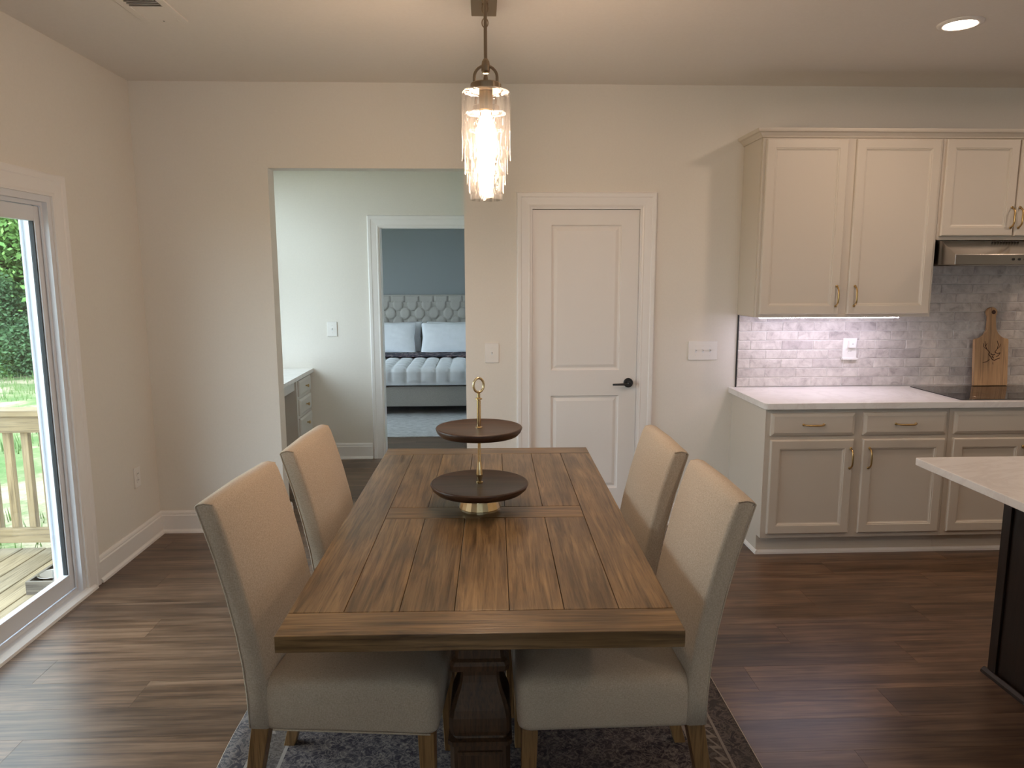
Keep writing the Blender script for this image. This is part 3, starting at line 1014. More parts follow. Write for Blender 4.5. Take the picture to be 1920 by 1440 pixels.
# ================================================================== LINEAR PENDANT
pl = thing('linear_pendant_light', 'bronze linear chandelier with five rippled glass cylinder shades above the table', 'pendant light', (0.0, 0, 0))
MB().box(-0.052, 0.056, 1.955, 3.325, H - 0.028, H - 0.0005).build('canopy_bar', 'bronze', pl, loc=(0.014, 0, 0), bevel=0.003)
proto = None
for k in range(5):
    yk = 2.10 + 0.268 * k
    xk = 0.014 + 0.0015 * k
    ld = bpy.data.objects
    # the rod with its swivel link
    base = H - 0.028
    rod = MB().lathe([(0.014, base - 0.012), (0.014, base), ], 16).lathe([(0.0048, 2.205), (0.0048, base - 0.095)], 12).build('rod', 'bronze', pl, loc=(xk, yk, 0))
    for (zc, ax) in ((base - 0.022, 0), (base - 0.048, 1), (base - 0.076, 0)):
        pts = []
        for q in range(16):
            a = 2 * math.pi * q / 16
            c_, s_ = 0.0125 * math.cos(a), 0.018 * math.sin(a)
            pts.append((c_ if ax == 0 else 0, 0 if ax == 0 else c_, zc + s_))
        MB().tube(pts, 0.0025, 8, closed=True).build('link', 'bronze', rod, smooth=True)
    # yoke: hub and arch, cap
    m = MB()
    m.lathe([(0.006, 2.214), (0.010, 2.208), (0.012, 2.196), (0.012, 2.182), (0.008, 2.176)], 16)
    arch = [(0.0315 * math.cos(a), 0, 2.166 + 0.030 * math.sin(a)) for a in [math.pi * q / 14 for q in range(15)]]
    arch = [(0.0315, 0, 2.146)] + arch + [(-0.0315, 0, 2.146)]
    m.tube(arch, 0.0042, 10)
    m.lathe([(0.0065, 2.148), (0.0065, 2.164), (0.0045, 2.172)], 12)
    m.build('yoke', 'bronze', pl, loc=(xk, yk, 0), smooth=False)
    MB().lathe([(0.0415, 2.1285), (0.0425, 2.130), (0.0425, 2.147), (0.0405, 2.1495)], 40).build('cap', 'bronze', pl, loc=(xk, yk, 0))
    MB().lathe([(0.0165, 2.076), (0.019, 2.080), (0.019, 2.128)], 24).build('socket', 'brass', pl, loc=(xk, yk, 0))
    rnd = random.Random(k)
    ph = [rnd.uniform(0, 6.28) for _ in range(4)]
    def wob(i, kk, ph=ph):
        a = 2 * math.pi * i / 48
        return 0.012 * math.sin(5 * a + ph[0] + kk * 0.9) * math.sin(3 * a + ph[1] - kk * 0.6) if 1 < kk < 11 else 0
    prof = [(0.043, 2.1275), (0.064, 2.1275), (0.068, 2.123)] + [(0.068, 2.112 - 0.0185 * q) for q in range(9)] + [(0.068, 1.950), (0.0685, 1.9435)]
    MB().lathe(prof, 48, cap0=False, cap1=False, wob=wob).build('glass_shade', 'pendglass', pl, loc=(xk, yk, 0), smooth=True)
    MB().lathe([(0.0125, 2.077), (0.0135, 2.066), (0.021, 2.046), (0.0275, 2.022), (0.0295, 2.002), (0.027, 1.982), (0.019, 1.966), (0.008, 1.958)], 18).build('bulb', 'bulb', pl, loc=(xk, yk, 0), smooth=True)

# ================================================================== WALL PLATES
def plate(name, label, cat, w, h, n, loc, rz, kind):
    t = thing(name, label, cat, loc, rz)
    MB().box(-w / 2, w / 2, -0.0075, 0, -h / 2, h / 2).build('cover_plate', 'plastic', t, bevel=0.003)
    for k in range(n):
        xk = (k - (n - 1) / 2) * 0.046
        if kind == 'switch':
            MB().box(xk - 0.005, xk + 0.005, -0.0085, -0.007, -0.0125, 0.0125).build('switch_slot', 'vinyl', t)
            MB().prism([(-0.007, -0.005), (-0.020, 0.006), (-0.019, 0.011), (-0.007, 0.006)], 'x', xk - 0.0035, xk + 0.0035).build('toggle', 'plastic', t)
        else:
            for zz in (-0.0195, 0.0195):
                rec = MB().loops([[(xk + u, -0.0070, zz + v) for u, v in rrect(0.033, 0.028, 0.012, 4)], [(xk + u, -0.0100, zz + v) for u, v in rrect(0.032, 0.027, 0.0115, 4)]]).build('receptacle', 'plastic', t)
                for sx in (-0.006, 0.006):
                    MB().box(xk + sx - 0.001, xk + sx + 0.001, -0.0107, -0.0099, zz - 0.001, zz + 0.007).build('slot', 'dark', rec)
        for zz in ((-0.030, 0.030) if kind == 'switch' else (0,)):
            MB().lathe([(0.003, 0), (0.003, 0.0012), (0.0015, 0.002)], 10).build('screw', 'plastic', t, loc=(xk, -0.0075, zz), rot=(math.pi / 2, 0, 0))
    return t
plate('light_switch', 'single white toggle switch on the cream wall beside the pantry door', 'switch', 0.086, 0.126, 1, (0.057, D, 1.143), 0, 'switch')
plate('light_switch', 'triple white toggle switch plate between the pantry door and kitchen cabinets', 'switch', 0.186, 0.122, 3, (1.4015, D, 1.149), 0, 'switch')
plate('light_switch', 'single white toggle switch on the bright hall wall', 'switch', 0.086, 0.128, 1, (-1.3175, HALL_Y, 1.166), 0, 'switch')
plate('wall_outlet', 'white duplex outlet low on the left wall near the corner', 'outlet', 0.072, 0.122, 1, (L, 4.258, 0.442), math.pi / 2, 'outlet')

# ================================================================== KITCHEN
DOOR_RINGS = [(0.0, 0.006), (0.004, 0.001), (0.008, 0.0), (0.050, 0.0), (0.052, 0.003), (0.057, 0.0035), (0.060, 0.008), (0.066, 0.010)]
DRAWER_RINGS = [(0.0, 0.009), (0.004, 0.006), (0.014, 0.0015), (0.018, 0.0)]
def pull(parent, x, z, vertical, yfront):
    n = 12
    pts, rad = [], []
    for k in range(n + 1):
        s = -1 + 2 * k / n
        d = 0.027 * (1 - abs(s) ** 4.5) + 0.004
        a = s * 0.058
        pts.append((0, -d, a) if vertical else (a, -d, 0))
        rad.append(0.0045 + 0.0012 * (1 - abs(s)))
    m = MB().tube(pts, rad, 8)
    for s in (-1, 1):
        c = (0, 0, s * 0.058) if vertical else (s * 0.058, 0, 0)
        m.tube([(c[0], 0.0, c[2]), (c[0], -0.005, c[2])], 0.0075, 10)
    return m.build('handle', 'brass', parent, loc=(x, yfront, z), smooth=True)
def cab_door(parent, x0, x1, z0, z1, yback, hx=None, hz=None):
    t_ = 0.02
    cx_, cz_ = (x0 + x1) / 2, (z0 + z1) / 2
    d = MB().panel(x1 - x0, z1 - z0, t_, DOOR_RINGS).build('door', 'cab', parent, loc=(cx_, yback, cz_))
    if hx is not None:
        pull(d, hx - cx_, hz - cz_, True, -t_)
    return d
def cab_drawer(parent, x0, x1, z0, z1, yback, handle=True):
    cx_, cz_ = (x0 + x1) / 2, (z0 + z1) / 2
    d = MB().panel(x1 - x0, z1 - z0, 0.02, DRAWER_RINGS).build('drawer_front', 'cab', parent, loc=(cx_, yback, cz_))
    if handle:
        pull(d, 0, 0, False, -0.02)
    return d
# wall cabinets
UF = 4.232
def carcass(parent, x0, x1, y0, y1, z0, z1, name='body', openings=()):
    return MB().box(x0, x1, y0, y1, z0, z1).build(name, 'cab', parent, bevel=0.0015, seg=1)
u1 = thing('wall_cabinet', 'tall two-door ivory wall cabinet above the lit counter', 'cabinet', (1.618, D, 1.375))
u1x, u1z = 1.618, 1.375
def rel(o, base):
    return o
carcass(u1, 0, 1.058, UF - D, -0.002, 0, 1.045)
MB().box(-0.004, 0.0, UF - D + 0.02, -0.002, 0.002, 1.04).build('side_panel', 'cab', u1)
cab_door(u1, 0.014, 0.492, 0.018, 1.020, UF - D, 0.470, 0.125)
cab_door(u1, 0.542, 1.040, 0.018, 1.020, UF - D, 0.580, 0.125)
u2 = thing('wall_cabinet', 'short two-door ivory wall cabinet above the range hood', 'cabinet', (2.678, D, 1.826))
carcass(u2, 0, 0.905, UF - D, -0.002, 0, 0.594)
cab_door(u2, 0.012, 0.447, 0.022, 0.572, UF - D, 0.428, 0.128)
cab_door(u2, 0.457, 0.893, 0.022, 0.572, UF - D, 0.476, 0.128)
# crown moulding on both
cp = [(0, 0.0), (-0.006, 0.002), (-0.010, 0.010), (-0.026, 0.026), (-0.036, 0.030), (-0.040, 0.038), (-0.042, 0.048), (0.0, 0.048)]
m = MB()
rings = []
CX0, CX1, CZ = 1.612, 3.583, 2.402
for (xx, yy, dx, dy) in ((CX0, D - 0.003, 1, 0), (CX0, UF - 0.002, 1, 1), (CX1, UF - 0.002, 0, 1)):
    rings.append([(xx + u * dx, yy + u * dy, CZ + v) for u, v in cp])
m.loops(rings)
tag(m.build('crown_moulding', 'cab'), 'ivory crown moulding running along the tops of the wall cabinets', 'moulding')
# strip light under cabinet 1
sl = thing('strip_light', 'thin glowing strip light under the tall wall cabinet', 'strip light', (1.66, 4.285, 1.375))
MB().box(0, 0.86, -0.012, 0.012, -0.004, 0).build('housing', 'plastic', sl)
MB().box(0.004, 0.856, -0.008, 0.009, -0.0075, -0.004).build('diffuser', 'strip', sl)

# range hood
hood = thing('range_hood', 'stainless steel slim range hood under the short wall cabinet', 'range hood', (2.69, D, 1.68))
hp = [(-0.005, 0.0), (-0.475, 0.0), (-0.475, 0.058), (-0.330, 0.140), (-0.005, 0.140)]
MB().prism(hp, 'x', 0, 0.765).build('body', 'steel', hood, bevel=0.0025)
for k in range(3):
    MB().lathe([(0.007, 0), (0.007, 0.004), (0.005, 0.006)], 14).build('button', 'black', hood, loc=(0.34 + 0.035 * k, -0.475, 0.03), rot=(math.pi / 2, 0, 0))
for k in range(10):
    MB().box(0.30 + k * 0.017, 0.31 + k * 0.017, -0.345, -0.333, 0.1335, 0.1375).build('vent_slot', 'dark', hood)
MB().box(0.04, 0.725, -0.45, -0.05, -0.004, 0.0005).build('filter', 'steel', hood)

# backsplash: grout bed and single tiles
bs = setting('wall_backsplash', 'grey-white handmade brick tile backsplash')
TX0, TX1 = 1.625, 3.585
MB().box(TX0, TX1, D - 0.009, D - 0.0005, 0.914, 1.374).box(2.678, TX1, D - 0.009, D - 0.0005, 1.374, 1.80).build('grout_bed', 'grout', bs)
MB().box(TX0 - 0.006, TX0, D - 0.012, D - 0.0005, 0.914, 1.374).build('edge_strip', 'black', bs)
tile_src = {}
rng = random.Random(3)
pitch = 0.0592
r_i = 0
z = 0.9165
while z < 1.80:
    z1_ = min(z + pitch - 0.004, 1.80)
    left = TX0 if z < 1.36 else 2.680
    x = TX0 + (0.079 if r_i % 2 == 0 else 0.180) - 0.203
    while x < TX1:
        a, b = max(x, left), min(x + 0.203, TX1)
        zt = z1_
        if b - a > 0.02:
            cut_top = zt
            if z < 1.374 < zt and b <= 2.68:
                cut_top = 1.372
            key = (round(b - a, 3), round(cut_top - z, 3))
            if key not in tile_src:
                w_, h_ = b - a - 0.003, cut_top - z
                m = MB()
                gx, gz = 6, 3
                o = m.loops([[(-w_ / 2, 0, -h_ / 2), (w_ / 2, 0, -h_ / 2), (w_ / 2, 0, h_ / 2), (-w_ / 2, 0, h_ / 2)],
                             [(-w_ / 2, -0.0045, -h_ / 2), (w_ / 2, -0.005, -h_ / 2), (w_ / 2, -0.0045, h_ / 2), (-w_ / 2, -0.005, h_ / 2)],
                             [(-w_ / 2 + 0.003, -0.007, -h_ / 2 + 0.003), (w_ / 2 - 0.003, -0.0075, -h_ / 2 + 0.003), (w_ / 2 - 0.003, -0.007, h_ / 2 - 0.003), (-w_ / 2 + 0.003, -0.0075, h_ / 2 - 0.003)]]).build('tile', 'tile', bs)
                tile_src[key] = o
            else:
                o = tile_src[key].copy()
                COL.objects.link(o)
                o.parent = bs
            o.location = ((a + b) / 2, D - 0.0055 - rng.uniform(0, 0.001), (z + cut_top) / 2)
            o.rotation_euler = (rng.uniform(-0.012, 0.012), 0, rng.uniform(-0.003, 0.003))
        x += 0.203
    z += pitch
    r_i += 1

# outlet with night light on the tiles
t = plate('wall_outlet', 'white outlet with a small plug-in on the tile backsplash', 'outlet', 0.092, 0.132, 1, (2.349, D - 0.013, 1.158), 0, 'outlet')
MB().box(-0.016, 0.028, -0.030, -0.006, 0.004, 0.052).build('plug_in', 'plastic', t, bevel=0.004)
MB().lathe([(0.0025, 0), (0.0025, 0.001)], 8).build('sensor', 'dark', t, loc=(0.006, -0.030, 0.030), rot=(math.pi / 2, 0, 0))
MB().box(-0.050, 0.050, -0.020, 0.0, -0.072, -0.060).build('ledge', 'plastic', t, bevel=0.002)

# base cabinets
BF = 3.950
def base_cab(x0, w, label, left_end):
    t = thing('base_cabinet', label, 'cabinet', (x0, D, 0))
    MB().box(0, w, BF - D, -0.002, 0.112, 0.874).build('body', 'cab', t, bevel=0.0015, seg=1)
    MB().box(0.0 if left_end else 0, w, BF - D + 0.055, -0.002, 0.0, 0.112).build('toe_kick', 'cab', t)
    MB().prism([(BF - D + 0.055, 0), (BF - D + 0.036, 0), (BF - D + 0.037, 0.012), (BF - D + 0.048, 0.021), (BF - D + 0.055, 0.021)], 'x', -0.012 if left_end else 0, w).build('shoe_moulding', 'trim', t)
    if left_end:
        MB().prism([(0.0, 0), (-0.016, 0), (-0.015, 0.012), (-0.007, 0.024), (0.0, 0.024)], 'y', BF - D + 0.038, -0.030).build('shoe_moulding', 'trim', t)
        MB().box(-0.005, 0, BF - D + 0.0, -0.11, 0.114, 0.872).build('end_panel', 'cab', t)
        MB().box(-0.005, 0, BF - D + 0.056, -0.11, 0.02, 0.114).build('end_panel', 'cab', t)
    return t
b1 = base_cab(1.602, 1.060, 'ivory base cabinet with two drawers and two doors at the counter\'s open end', True)
for (a, b, hx) in ((0.022, 0.506, 0.488), (0.556, 1.040, 0.597)):
    cab_drawer(b1, a, b, 0.721, 0.850, BF - D)
    cab_door(b1, a + 0.004, b, 0.141, 0.697, BF - D, hx, 0.588)
b2 = base_cab(2.663, 0.92, 'ivory base cabinet under the black cooktop', False)
cab_drawer(b2, 0.024, 0.896, 0.721, 0.850, BF - D, False)
cab_door(b2, 0.028, 0.456, 0.141, 0.697, BF - D, 0.437, 0.588)
cab_door(b2, 0.464, 0.892, 0.141, 0.697, BF - D, 0.483, 0.588)
# counter
m = MB()
co = [(1.578, D - 0.001), (1.578, 3.935), (1.581, 3.925), (1.590, 3.918), (1.600, 3.915), (3.60, 3.915), (3.60, D - 0.001)]
m.prism(co, 'z', 0.8755, 0.912)
tag(m.build('countertop', 'quartz', bevel=0.003), 'white quartz countertop on the ivory base cabinets', 'countertop')
# cooktop
ck = thing('cooktop', 'black glass cooktop set in the white counter', 'cooktop', (2.733, 3.965, 0.912))
MB().prism(rrect(0.765, 0.505, 0.012, 4, 0.3825, 0.2525), 'z', 0.0, 0.005).build('glass_top', 'glasstop', ck, bevel=0.0015)
for (cx_, cy_, r_) in ((0.2, 0.15, 0.09), (0.2, 0.37, 0.075), (0.56, 0.15, 0.075), (0.56, 0.37, 0.10)):
    MB().tube([(cx_ + r_ * math.cos(2 * math.pi * k / 40), cy_ + r_ * math.sin(2 * math.pi * k / 40), 0.0046) for k in range(40)], 0.0007, 4, closed=True).build('burner_ring', 'steel', ck)

# cutting board leaning against the tiles
cb = thing('cutting_board', 'maple paddle cutting board with a burnt deer head, leaning on the backsplash', 'cutting board', (3.25, 4.455, 0.918))
m = MB()
half = []
bw_, bh_ = 0.112, 0.300
pr = [(bw_, 0.0), (bw_, bh_ - 0.01), (bw_ - 0.003, bh_)]
for k in range(1, 9):
    a = k / 8
    pr.append((bw_ - 0.004 - (bw_ - 0.032) * (math.sin(a * math.pi / 2) ** 0.9), bh_ + 0.085 * a ** 1.6))
pr += [(0.0255, bh_ + 0.120), (0.026, bh_ + 0.145)]
for k in range(0, 7):
    a = math.radians(-8 + 98 * k / 6)
    pr.append((0.034 * math.cos(a), bh_ + 0.168 + 0.034 * math.sin(a)))
outline = pr + [(-u, v) for u, v in reversed(pr) if u > 0.001]
hole_c, hole_r = (0.008, bh_ + 0.170), 0.0135
m.prism(outline, 'y', -0.010, 0.010)
bo = m.build('board', 'maple', cb, rot=(math.radians(-5.5), 0, 0), bevel=0.003)
MB().lathe([(hole_r, -0.0104), (hole_r, 0.0104)], 24).build('hanging_hole', 'burn', bo, loc=(hole_c[0], 0, hole_c[1]), rot=(math.pi / 2, 0, 0))
eng = MB()
zc = 0.205
def stroke(pts, w):
    for (a, b) in zip(pts, pts[1:]):
        va, vb = Vector(a), Vector(b)
        n_ = (vb - va)
        if n_.length < 1e-5:
            continue
        n_ = Vector((-n_.y, n_.x)).normalized() * w
        q = [va + n_, vb + n_ * 0.7, vb - n_ * 0.7, va - n_]
        eng.loops([[(p.x, -0.0102, p.y) for p in q], [(p.x, -0.0112, p.y) for p in q]])
# antlers, ears, muzzle, neck of the deer head
stroke([(-0.012, 0.215), (-0.030, 0.232), (-0.042, 0.258), (-0.044, 0.285)], 0.0022)
stroke([(-0.030, 0.232), (-0.052, 0.250), (-0.056, 0.272)], 0.0018)
stroke([(-0.040, 0.252), (-0.030, 0.272)], 0.0016)
stroke([(0.022, 0.215), (0.038, 0.236), (0.044, 0.262), (0.036, 0.288)], 0.0022)
stroke([(0.038, 0.236), (0.054, 0.250), (0.058, 0.268)], 0.0018)
stroke([(-0.012, 0.215), (-0.018, 0.200), (-0.004, 0.186), (0.006, 0.168), (0.020, 0.162)], 0.0030)
stroke([(0.022, 0.215), (0.040, 0.205), (0.058, 0.212), (0.046, 0.192), (0.030, 0.186)], 0.0026)
stroke([(-0.004, 0.205), (0.010, 0.196), (0.024, 0.202)], 0.0030)
stroke([(0.006, 0.190), (0.014, 0.176)], 0.0036)
stroke([(0.020, 0.162), (0.040, 0.172), (0.056, 0.178)], 0.0030)
stroke([(-0.012, 0.168), (-0.030, 0.154), (-0.056, 0.148)], 0.0024)
stroke([(0.010, 0.150), (0.012, 0.136)], 0.0016)
eng.build('engraving', 'burn', bo)

# island
isl = thing('kitchen_island', 'dark espresso kitchen island base beside the dining area', 'island', (2.075, 2.685, 0))
MB().box(0, 1.05, -2.6, 0, 0.0, 0.882).build('body', 'espresso', isl, bevel=0.002)
MB().box(-0.010, 0.0, -2.6, -2.52, 0.0, 0.88).build('corner_post', 'espresso', isl)
MB().box(-0.010, 0.0, -0.045, 0.0, 0.0, 0.88).build('corner_post', 'espresso', isl, bevel=0.002)
MB().prism([(-0.010, 0), (-0.030, 0), (-0.028, 0.012), (-0.016, 0.022), (-0.010, 0.022)], 'y', -2.6, 0.012).build('base_moulding', 'espresso', isl)
m = MB()
m.prism(rrect(1.52, 2.75, 0.012, 4, 1.695 + 0.76, 2.700 - 1.375), 'z', 0.8825, 0.912)
tag(m.build('island_countertop', 'quartz', bevel=0.003), 'white quartz slab overhanging the dark island', 'countertop')

# ================================================================== HALL DESK
dk = thing('desk_cabinet', 'built-in pale hall desk cabinet with three knobbed drawers', 'desk', (-1.53, HALL_Y, 0))
MB().box(-0.535, 0.0, -0.475, -0.003, 0.09, 0.788).build('body', 'deskcab', dk, bevel=0.002)
MB().box(-0.535, -0.06, -0.475, -0.003, 0.0, 0.09).build('toe_kick', 'deskcab', dk)
MB().box(-0.535, -0.50, -1.60, -0.475, 0.05, 0.788).build('back_panel', 'deskcab', dk)
MB().box(-0.50, -0.02, -1.62, -1.60, 0.0, 0.788).build('end_panel', 'deskcab', dk)
MB().box(-0.50, -0.015, -1.60, -0.475, 0.70, 0.788).build('apron', 'deskcab', dk)
for (z0_, z1_) in ((0.640, 0.770), (0.478, 0.615), (0.12, 0.455)):
    d = MB().panel(0.405, z1_ - z0_, 0.02, DRAWER_RINGS).build('drawer_front', 'deskcab', dk, loc=(0.0, -0.24, (z0_ + z1_) / 2), rot=(0, 0, math.pi / 2))
    MB().lathe([(0.006, 0), (0.005, 0.014), (0.013, 0.018), (0.014, 0.024), (0.010, 0.028)], 16).build('knob', 'brass', d, loc=(0, -0.02, 0.0 if z1_ - z0_ < 0.2 else 0.10), rot=(math.pi / 2, 0, 0))
tag(box_obj('hall_countertop', 'quartz', (L + 0.001, -1.495, 4.72, HALL_Y - 0.001, 0.789, 0.824), None, 0.003), 'white desktop on the hall desk cabinet', 'desktop')

# ================================================================== BEDROOM
rg = box_obj('bedroom_rug', 'bedrug', (-2.6, 0.75, 7.21, 9.7, 0.0005, 0.010), None)
tag(rg, 'pale grey abstract rug under the bed', 'rug')
bed = thing('upholstered_bed', 'grey upholstered bed with a button-tufted headboard', 'bed', (-0.90, 10.42, 0))
BWD, BLN = 0.985, 2.02
m = MB()
m.box(-BWD, BWD, -BLN, -BLN + 0.07, 0.105, 0.345).box(-BWD, -BWD + 0.07, -BLN + 0.07, 0, 0.105, 0.345).box(BWD - 0.07, BWD, -BLN + 0.07, 0, 0.105, 0.345)
m.build('bed_frame', 'bedlinen', bed, bevel=0.012)
for (xx, yy) in ((-BWD + 0.1, -BLN + 0.14), (BWD - 0.1, -BLN + 0.14), (-BWD + 0.1, -0.1), (BWD - 0.1, -0.1)):
    MB().box(xx - 0.03, xx + 0.03, yy - 0.03, yy + 0.03, 0.0105, 0.2).build('leg', 'black', bed)
MB().box(-BWD + 0.07, BWD - 0.07, -BLN + 0.07, 0, 0.20, 0.23).build('slat_base', 'bedlinen', bed)
# tufted headboard
hb = MB()
sx_, sz_ = 0.205, 0.125
hx_, hz0, hz1 = 1.02, 0.10, 1.36
nx_, nz_ = 150, 84
def tuft(x, z):
    # diamond lattice: buttons at (i*sx, j*2*sz) and half-shifted rows
    u, v = x / sx_, (1.222 - z) / sz_
    if v < -0.35:
        fu = abs((u % 1.0) - 0.5) * 2        # pleats running to the top edge
        return 0.066 - 0.022 * (1 - min(1, (1 - fu) * 6))
    a, b = u + v / 2, u - v / 2
    fa, fb = abs(a - round(a)), abs(b - round(b))
    crease = min(fa, fb)
    dist = math.hypot((fa + fb) / 1, (fa - fb) / 1)
    h = 0.070 - 0.022 * math.exp(-(crease / 0.05) ** 2) - 0.045 * math.exp(-((fa * fa + fb * fb) / 0.045))
    return h
grid = [[hb.bm.verts.new((-hx_ + 2 * hx_ * i / nx_, -tuft(-hx_ + 2 * hx_ * i / nx_, hz0 + (hz1 - hz0) * j / nz_) - 0.03 if 0 < i < nx_ and 0 < j < nz_ else -0.02, hz0 + (hz1 - hz0) * j / nz_)) for j in range(nz_ + 1)] for i in range(nx_ + 1)]
for i in range(nx_):
    for j in range(nz_):
        hb.bm.faces.new((grid[i][j], grid[i + 1][j], grid[i + 1][j + 1], grid[i][j + 1]))
hbo = hb.build('headboard', 'bedlinen', bed, loc=(0, 0.085, 0), smooth=True)
MB().box(-hx_, hx_, 0.0, 0.085, 0.01, hz1).build('headboard_back', 'bedlinen', bed, loc=(0, 0.006, 0), bevel=0.006)
for j in range(0, 6):
    zc_ = 1.222 - j * sz_
    for i in range(-5, 6):
        xc_ = (i + (0.5 if j % 2 else 0)) * sx_
        if abs(xc_) < hx_ - 0.05:
            MB().lathe([(0.012, 0.0), (0.010, 0.006), (0.004, 0.008)], 10).build('button', 'bedlinen', hbo, loc=(xc_, -0.034, zc_), rot=(math.pi / 2, 0, 0))
mt = MB()
mt.loops([[(u, v, z_) for u, v in rrect(1.84 + e, 1.94 + e, 0.08, 5, 0, -0.98)] for (z_, e) in ((0.232, -0.04), (0.25, 0), (0.50, 0), (0.53, -0.03))])
tag(mt.build('mattress', 'pillow', None, loc=(-0.90, 10.42, 0), smooth=True), 'white mattress on the upholstered bed', 'mattress')

def cloth_sheet(x0, x1, y0, y1, ztop, drop_front, drop_side, nx=130, ny=120, quilt=0.17, puff=0.026, wr=0.006, seed=0):
    """sheet lying on the mattress and falling over the foot and sides; returns MB"""
    m = MB()
    V = []
    total_y = (y1 - y0) + drop_front
    total_x = (x1 - x0) + 2 * drop_side
    R = 0.045
    def bend(s, edge, drop):
        # s: distance along cloth past the edge
        if s <= 0:
            return 0, 0
        if s < R * math.pi / 2:
            a = s / R
            return R * math.sin(a), -R * (1 - math.cos(a))
        return R, -R - (s - R * math.pi / 2)
    for i in range(nx + 1):
        rowv = []
        sx = -total_x / 2 + total_x * i / nx
        for j in range(ny + 1):
            sy = total_y * j / ny        # 0 at head, grows to the foot
            ox, oz = bend(abs(sx) - (x1 - x0) / 2, 0, drop_side)
            px = (min(abs(sx), (x1 - x0) / 2) + ox) * (1 if sx >= 0 else -1)
            oy, oz2 = bend(sy - (y1 - y0), 0, drop_front)
            py = y1 - min(sy, y1 - y0) - oy
            q = 0.0
            if quilt:
                fx, fy = abs(((sx / quilt) % 1) - 0.5) * 2, abs((((sy - (y1 - y0)) / (quilt * 1.15)) % 1) - 0.5) * 2
                q = puff * (1 - fx ** 4) * (1 - fy ** 4)
            nz = noise.noise(Vector((sx * 7 + sy * 5 + seed, sy * 9 - sx * 4, seed))) * wr
            d = q + nz
            hang = sy > (y1 - y0) + R
            hangx = abs(sx) > (x1 - x0) / 2 + R
            px += d * (1 if sx > 0 else -1) if hangx else 0
            py -= d if hang else 0
            pz = ztop + oz + oz2 + (0 if hang or hangx else d)
            rowv.append(m.bm.verts.new(((x0 + x1) / 2 + px, py, pz)))
        V.append(rowv)
    for i in range(nx):
        for j in range(ny):
            m.bm.faces.new((V[i][j], V[i + 1][j], V[i + 1][j + 1], V[i][j + 1]))
    return m
dv = cloth_sheet(-0.95, 0.95, -2.0, -0.30, 0.555, 0.215, 0.22, quilt=0.17).build('duvet', 'pillow', None, loc=(-0.90, 10.42, 0), smooth=True)
tag(dv, 'white quilted duvet hanging over the foot of the bed', 'duvet')
rn = cloth_sheet(-0.965, 0.965, -1.10, -0.62, 0.590, 0.0, 0.2, nx=70, ny=24, quilt=0, wr=0.006, seed=4).build('throw_blanket', 'runner', None, loc=(-0.90, 10.42, 0), smooth=True)
md = rn.modifiers.new('thick', 'SOLIDIFY')
md.thickness = 0.012
md.offset = 1
tag(rn, 'dark floral throw folded across the duvet', 'throw')

def pillow(label, x, y, z, w, h, tilt, seed, rz=0):
    m = MB()
    nx, ny = 34, 24
    def pt(i, j, side):
        u, v = -1 + 2 * i / nx, -1 + 2 * j / ny
        e = max(0.0, (1 - abs(u) ** 2.6)) ** 0.5 * max(0.0, (1 - abs(v) ** 2.6)) ** 0.5
        pin = 1 - 0.06 * (1 - abs(v)) * abs(u) ** 3
        pinv = 1 - 0.08 * (1 - abs(u)) * abs(v) ** 3
        wr = 0.010 * noise.noise(Vector((u * 2.2 + v * 3 + seed, v * 3.4 - u * 1.5, seed))) * e
        return (u * w / 2 * pin, side * (0.075 * e + wr), v * h / 2 * pinv)
    A = [[m.bm.verts.new(pt(i, j, -1)) for j in range(ny + 1)] for i in range(nx + 1)]
    B = [[m.bm.verts.new(pt(i, j, 1)) for j in range(ny + 1)] for i in range(nx + 1)]
    for i in range(nx):
        for j in range(ny):
            m.bm.faces.new((A[i][j], A[i + 1][j], A[i + 1][j + 1], A[i][j + 1]))
            m.bm.faces.new((B[i][j], B[i][j + 1], B[i + 1][j + 1], B[i + 1][j]))
    bmesh.ops.remove_doubles(m.bm, verts=m.bm.verts, dist=1e-5)
    o = m.build('pillow', 'pillow', None, loc=(x, y, z), rot=(math.radians(tilt), 0, rz), smooth=True)
    return tag(o, label, 'pillow', 'pillows on the bed')
pillow('white front pillow on the left half of the bed', -1.33, 10.07, 0.775, 0.80, 0.46, -24, 1.0)
pillow('white front pillow on the right half of the bed', -0.44, 10.07, 0.770, 0.84, 0.46, -24, 5.0)
pillow('white rear pillow peeking out behind the left one', -1.26, 10.265, 0.775, 0.80, 0.44, -14, 9.0)
pillow('white rear pillow mostly hidden behind the right one', -0.40, 10.265, 0.775, 0.80, 0.44, -14, 13.0)

# ================================================================== OUTSIDE
lawn = MB()
nl = 40
Vg = [[lawn.bm.verts.new((-42 + 39.5 * i / nl, -20 + 70 * j / nl, -0.62 + 0.10 * noise.noise(Vector((i * 0.5, j * 0.5, 0))))) for j in range(nl + 1)] for i in range(nl + 1)]
for i in range(nl):
    for j in range(nl):
        lawn.bm.faces.new((Vg[i][j], Vg[i + 1][j], Vg[i + 1][j + 1], Vg[i][j + 1]))
lo = lawn.build('lawn', 'lawn', None, smooth=True)
tag(lo, 'patchy green lawn with pale straw beyond the deck', 'lawn', None, 'structure')
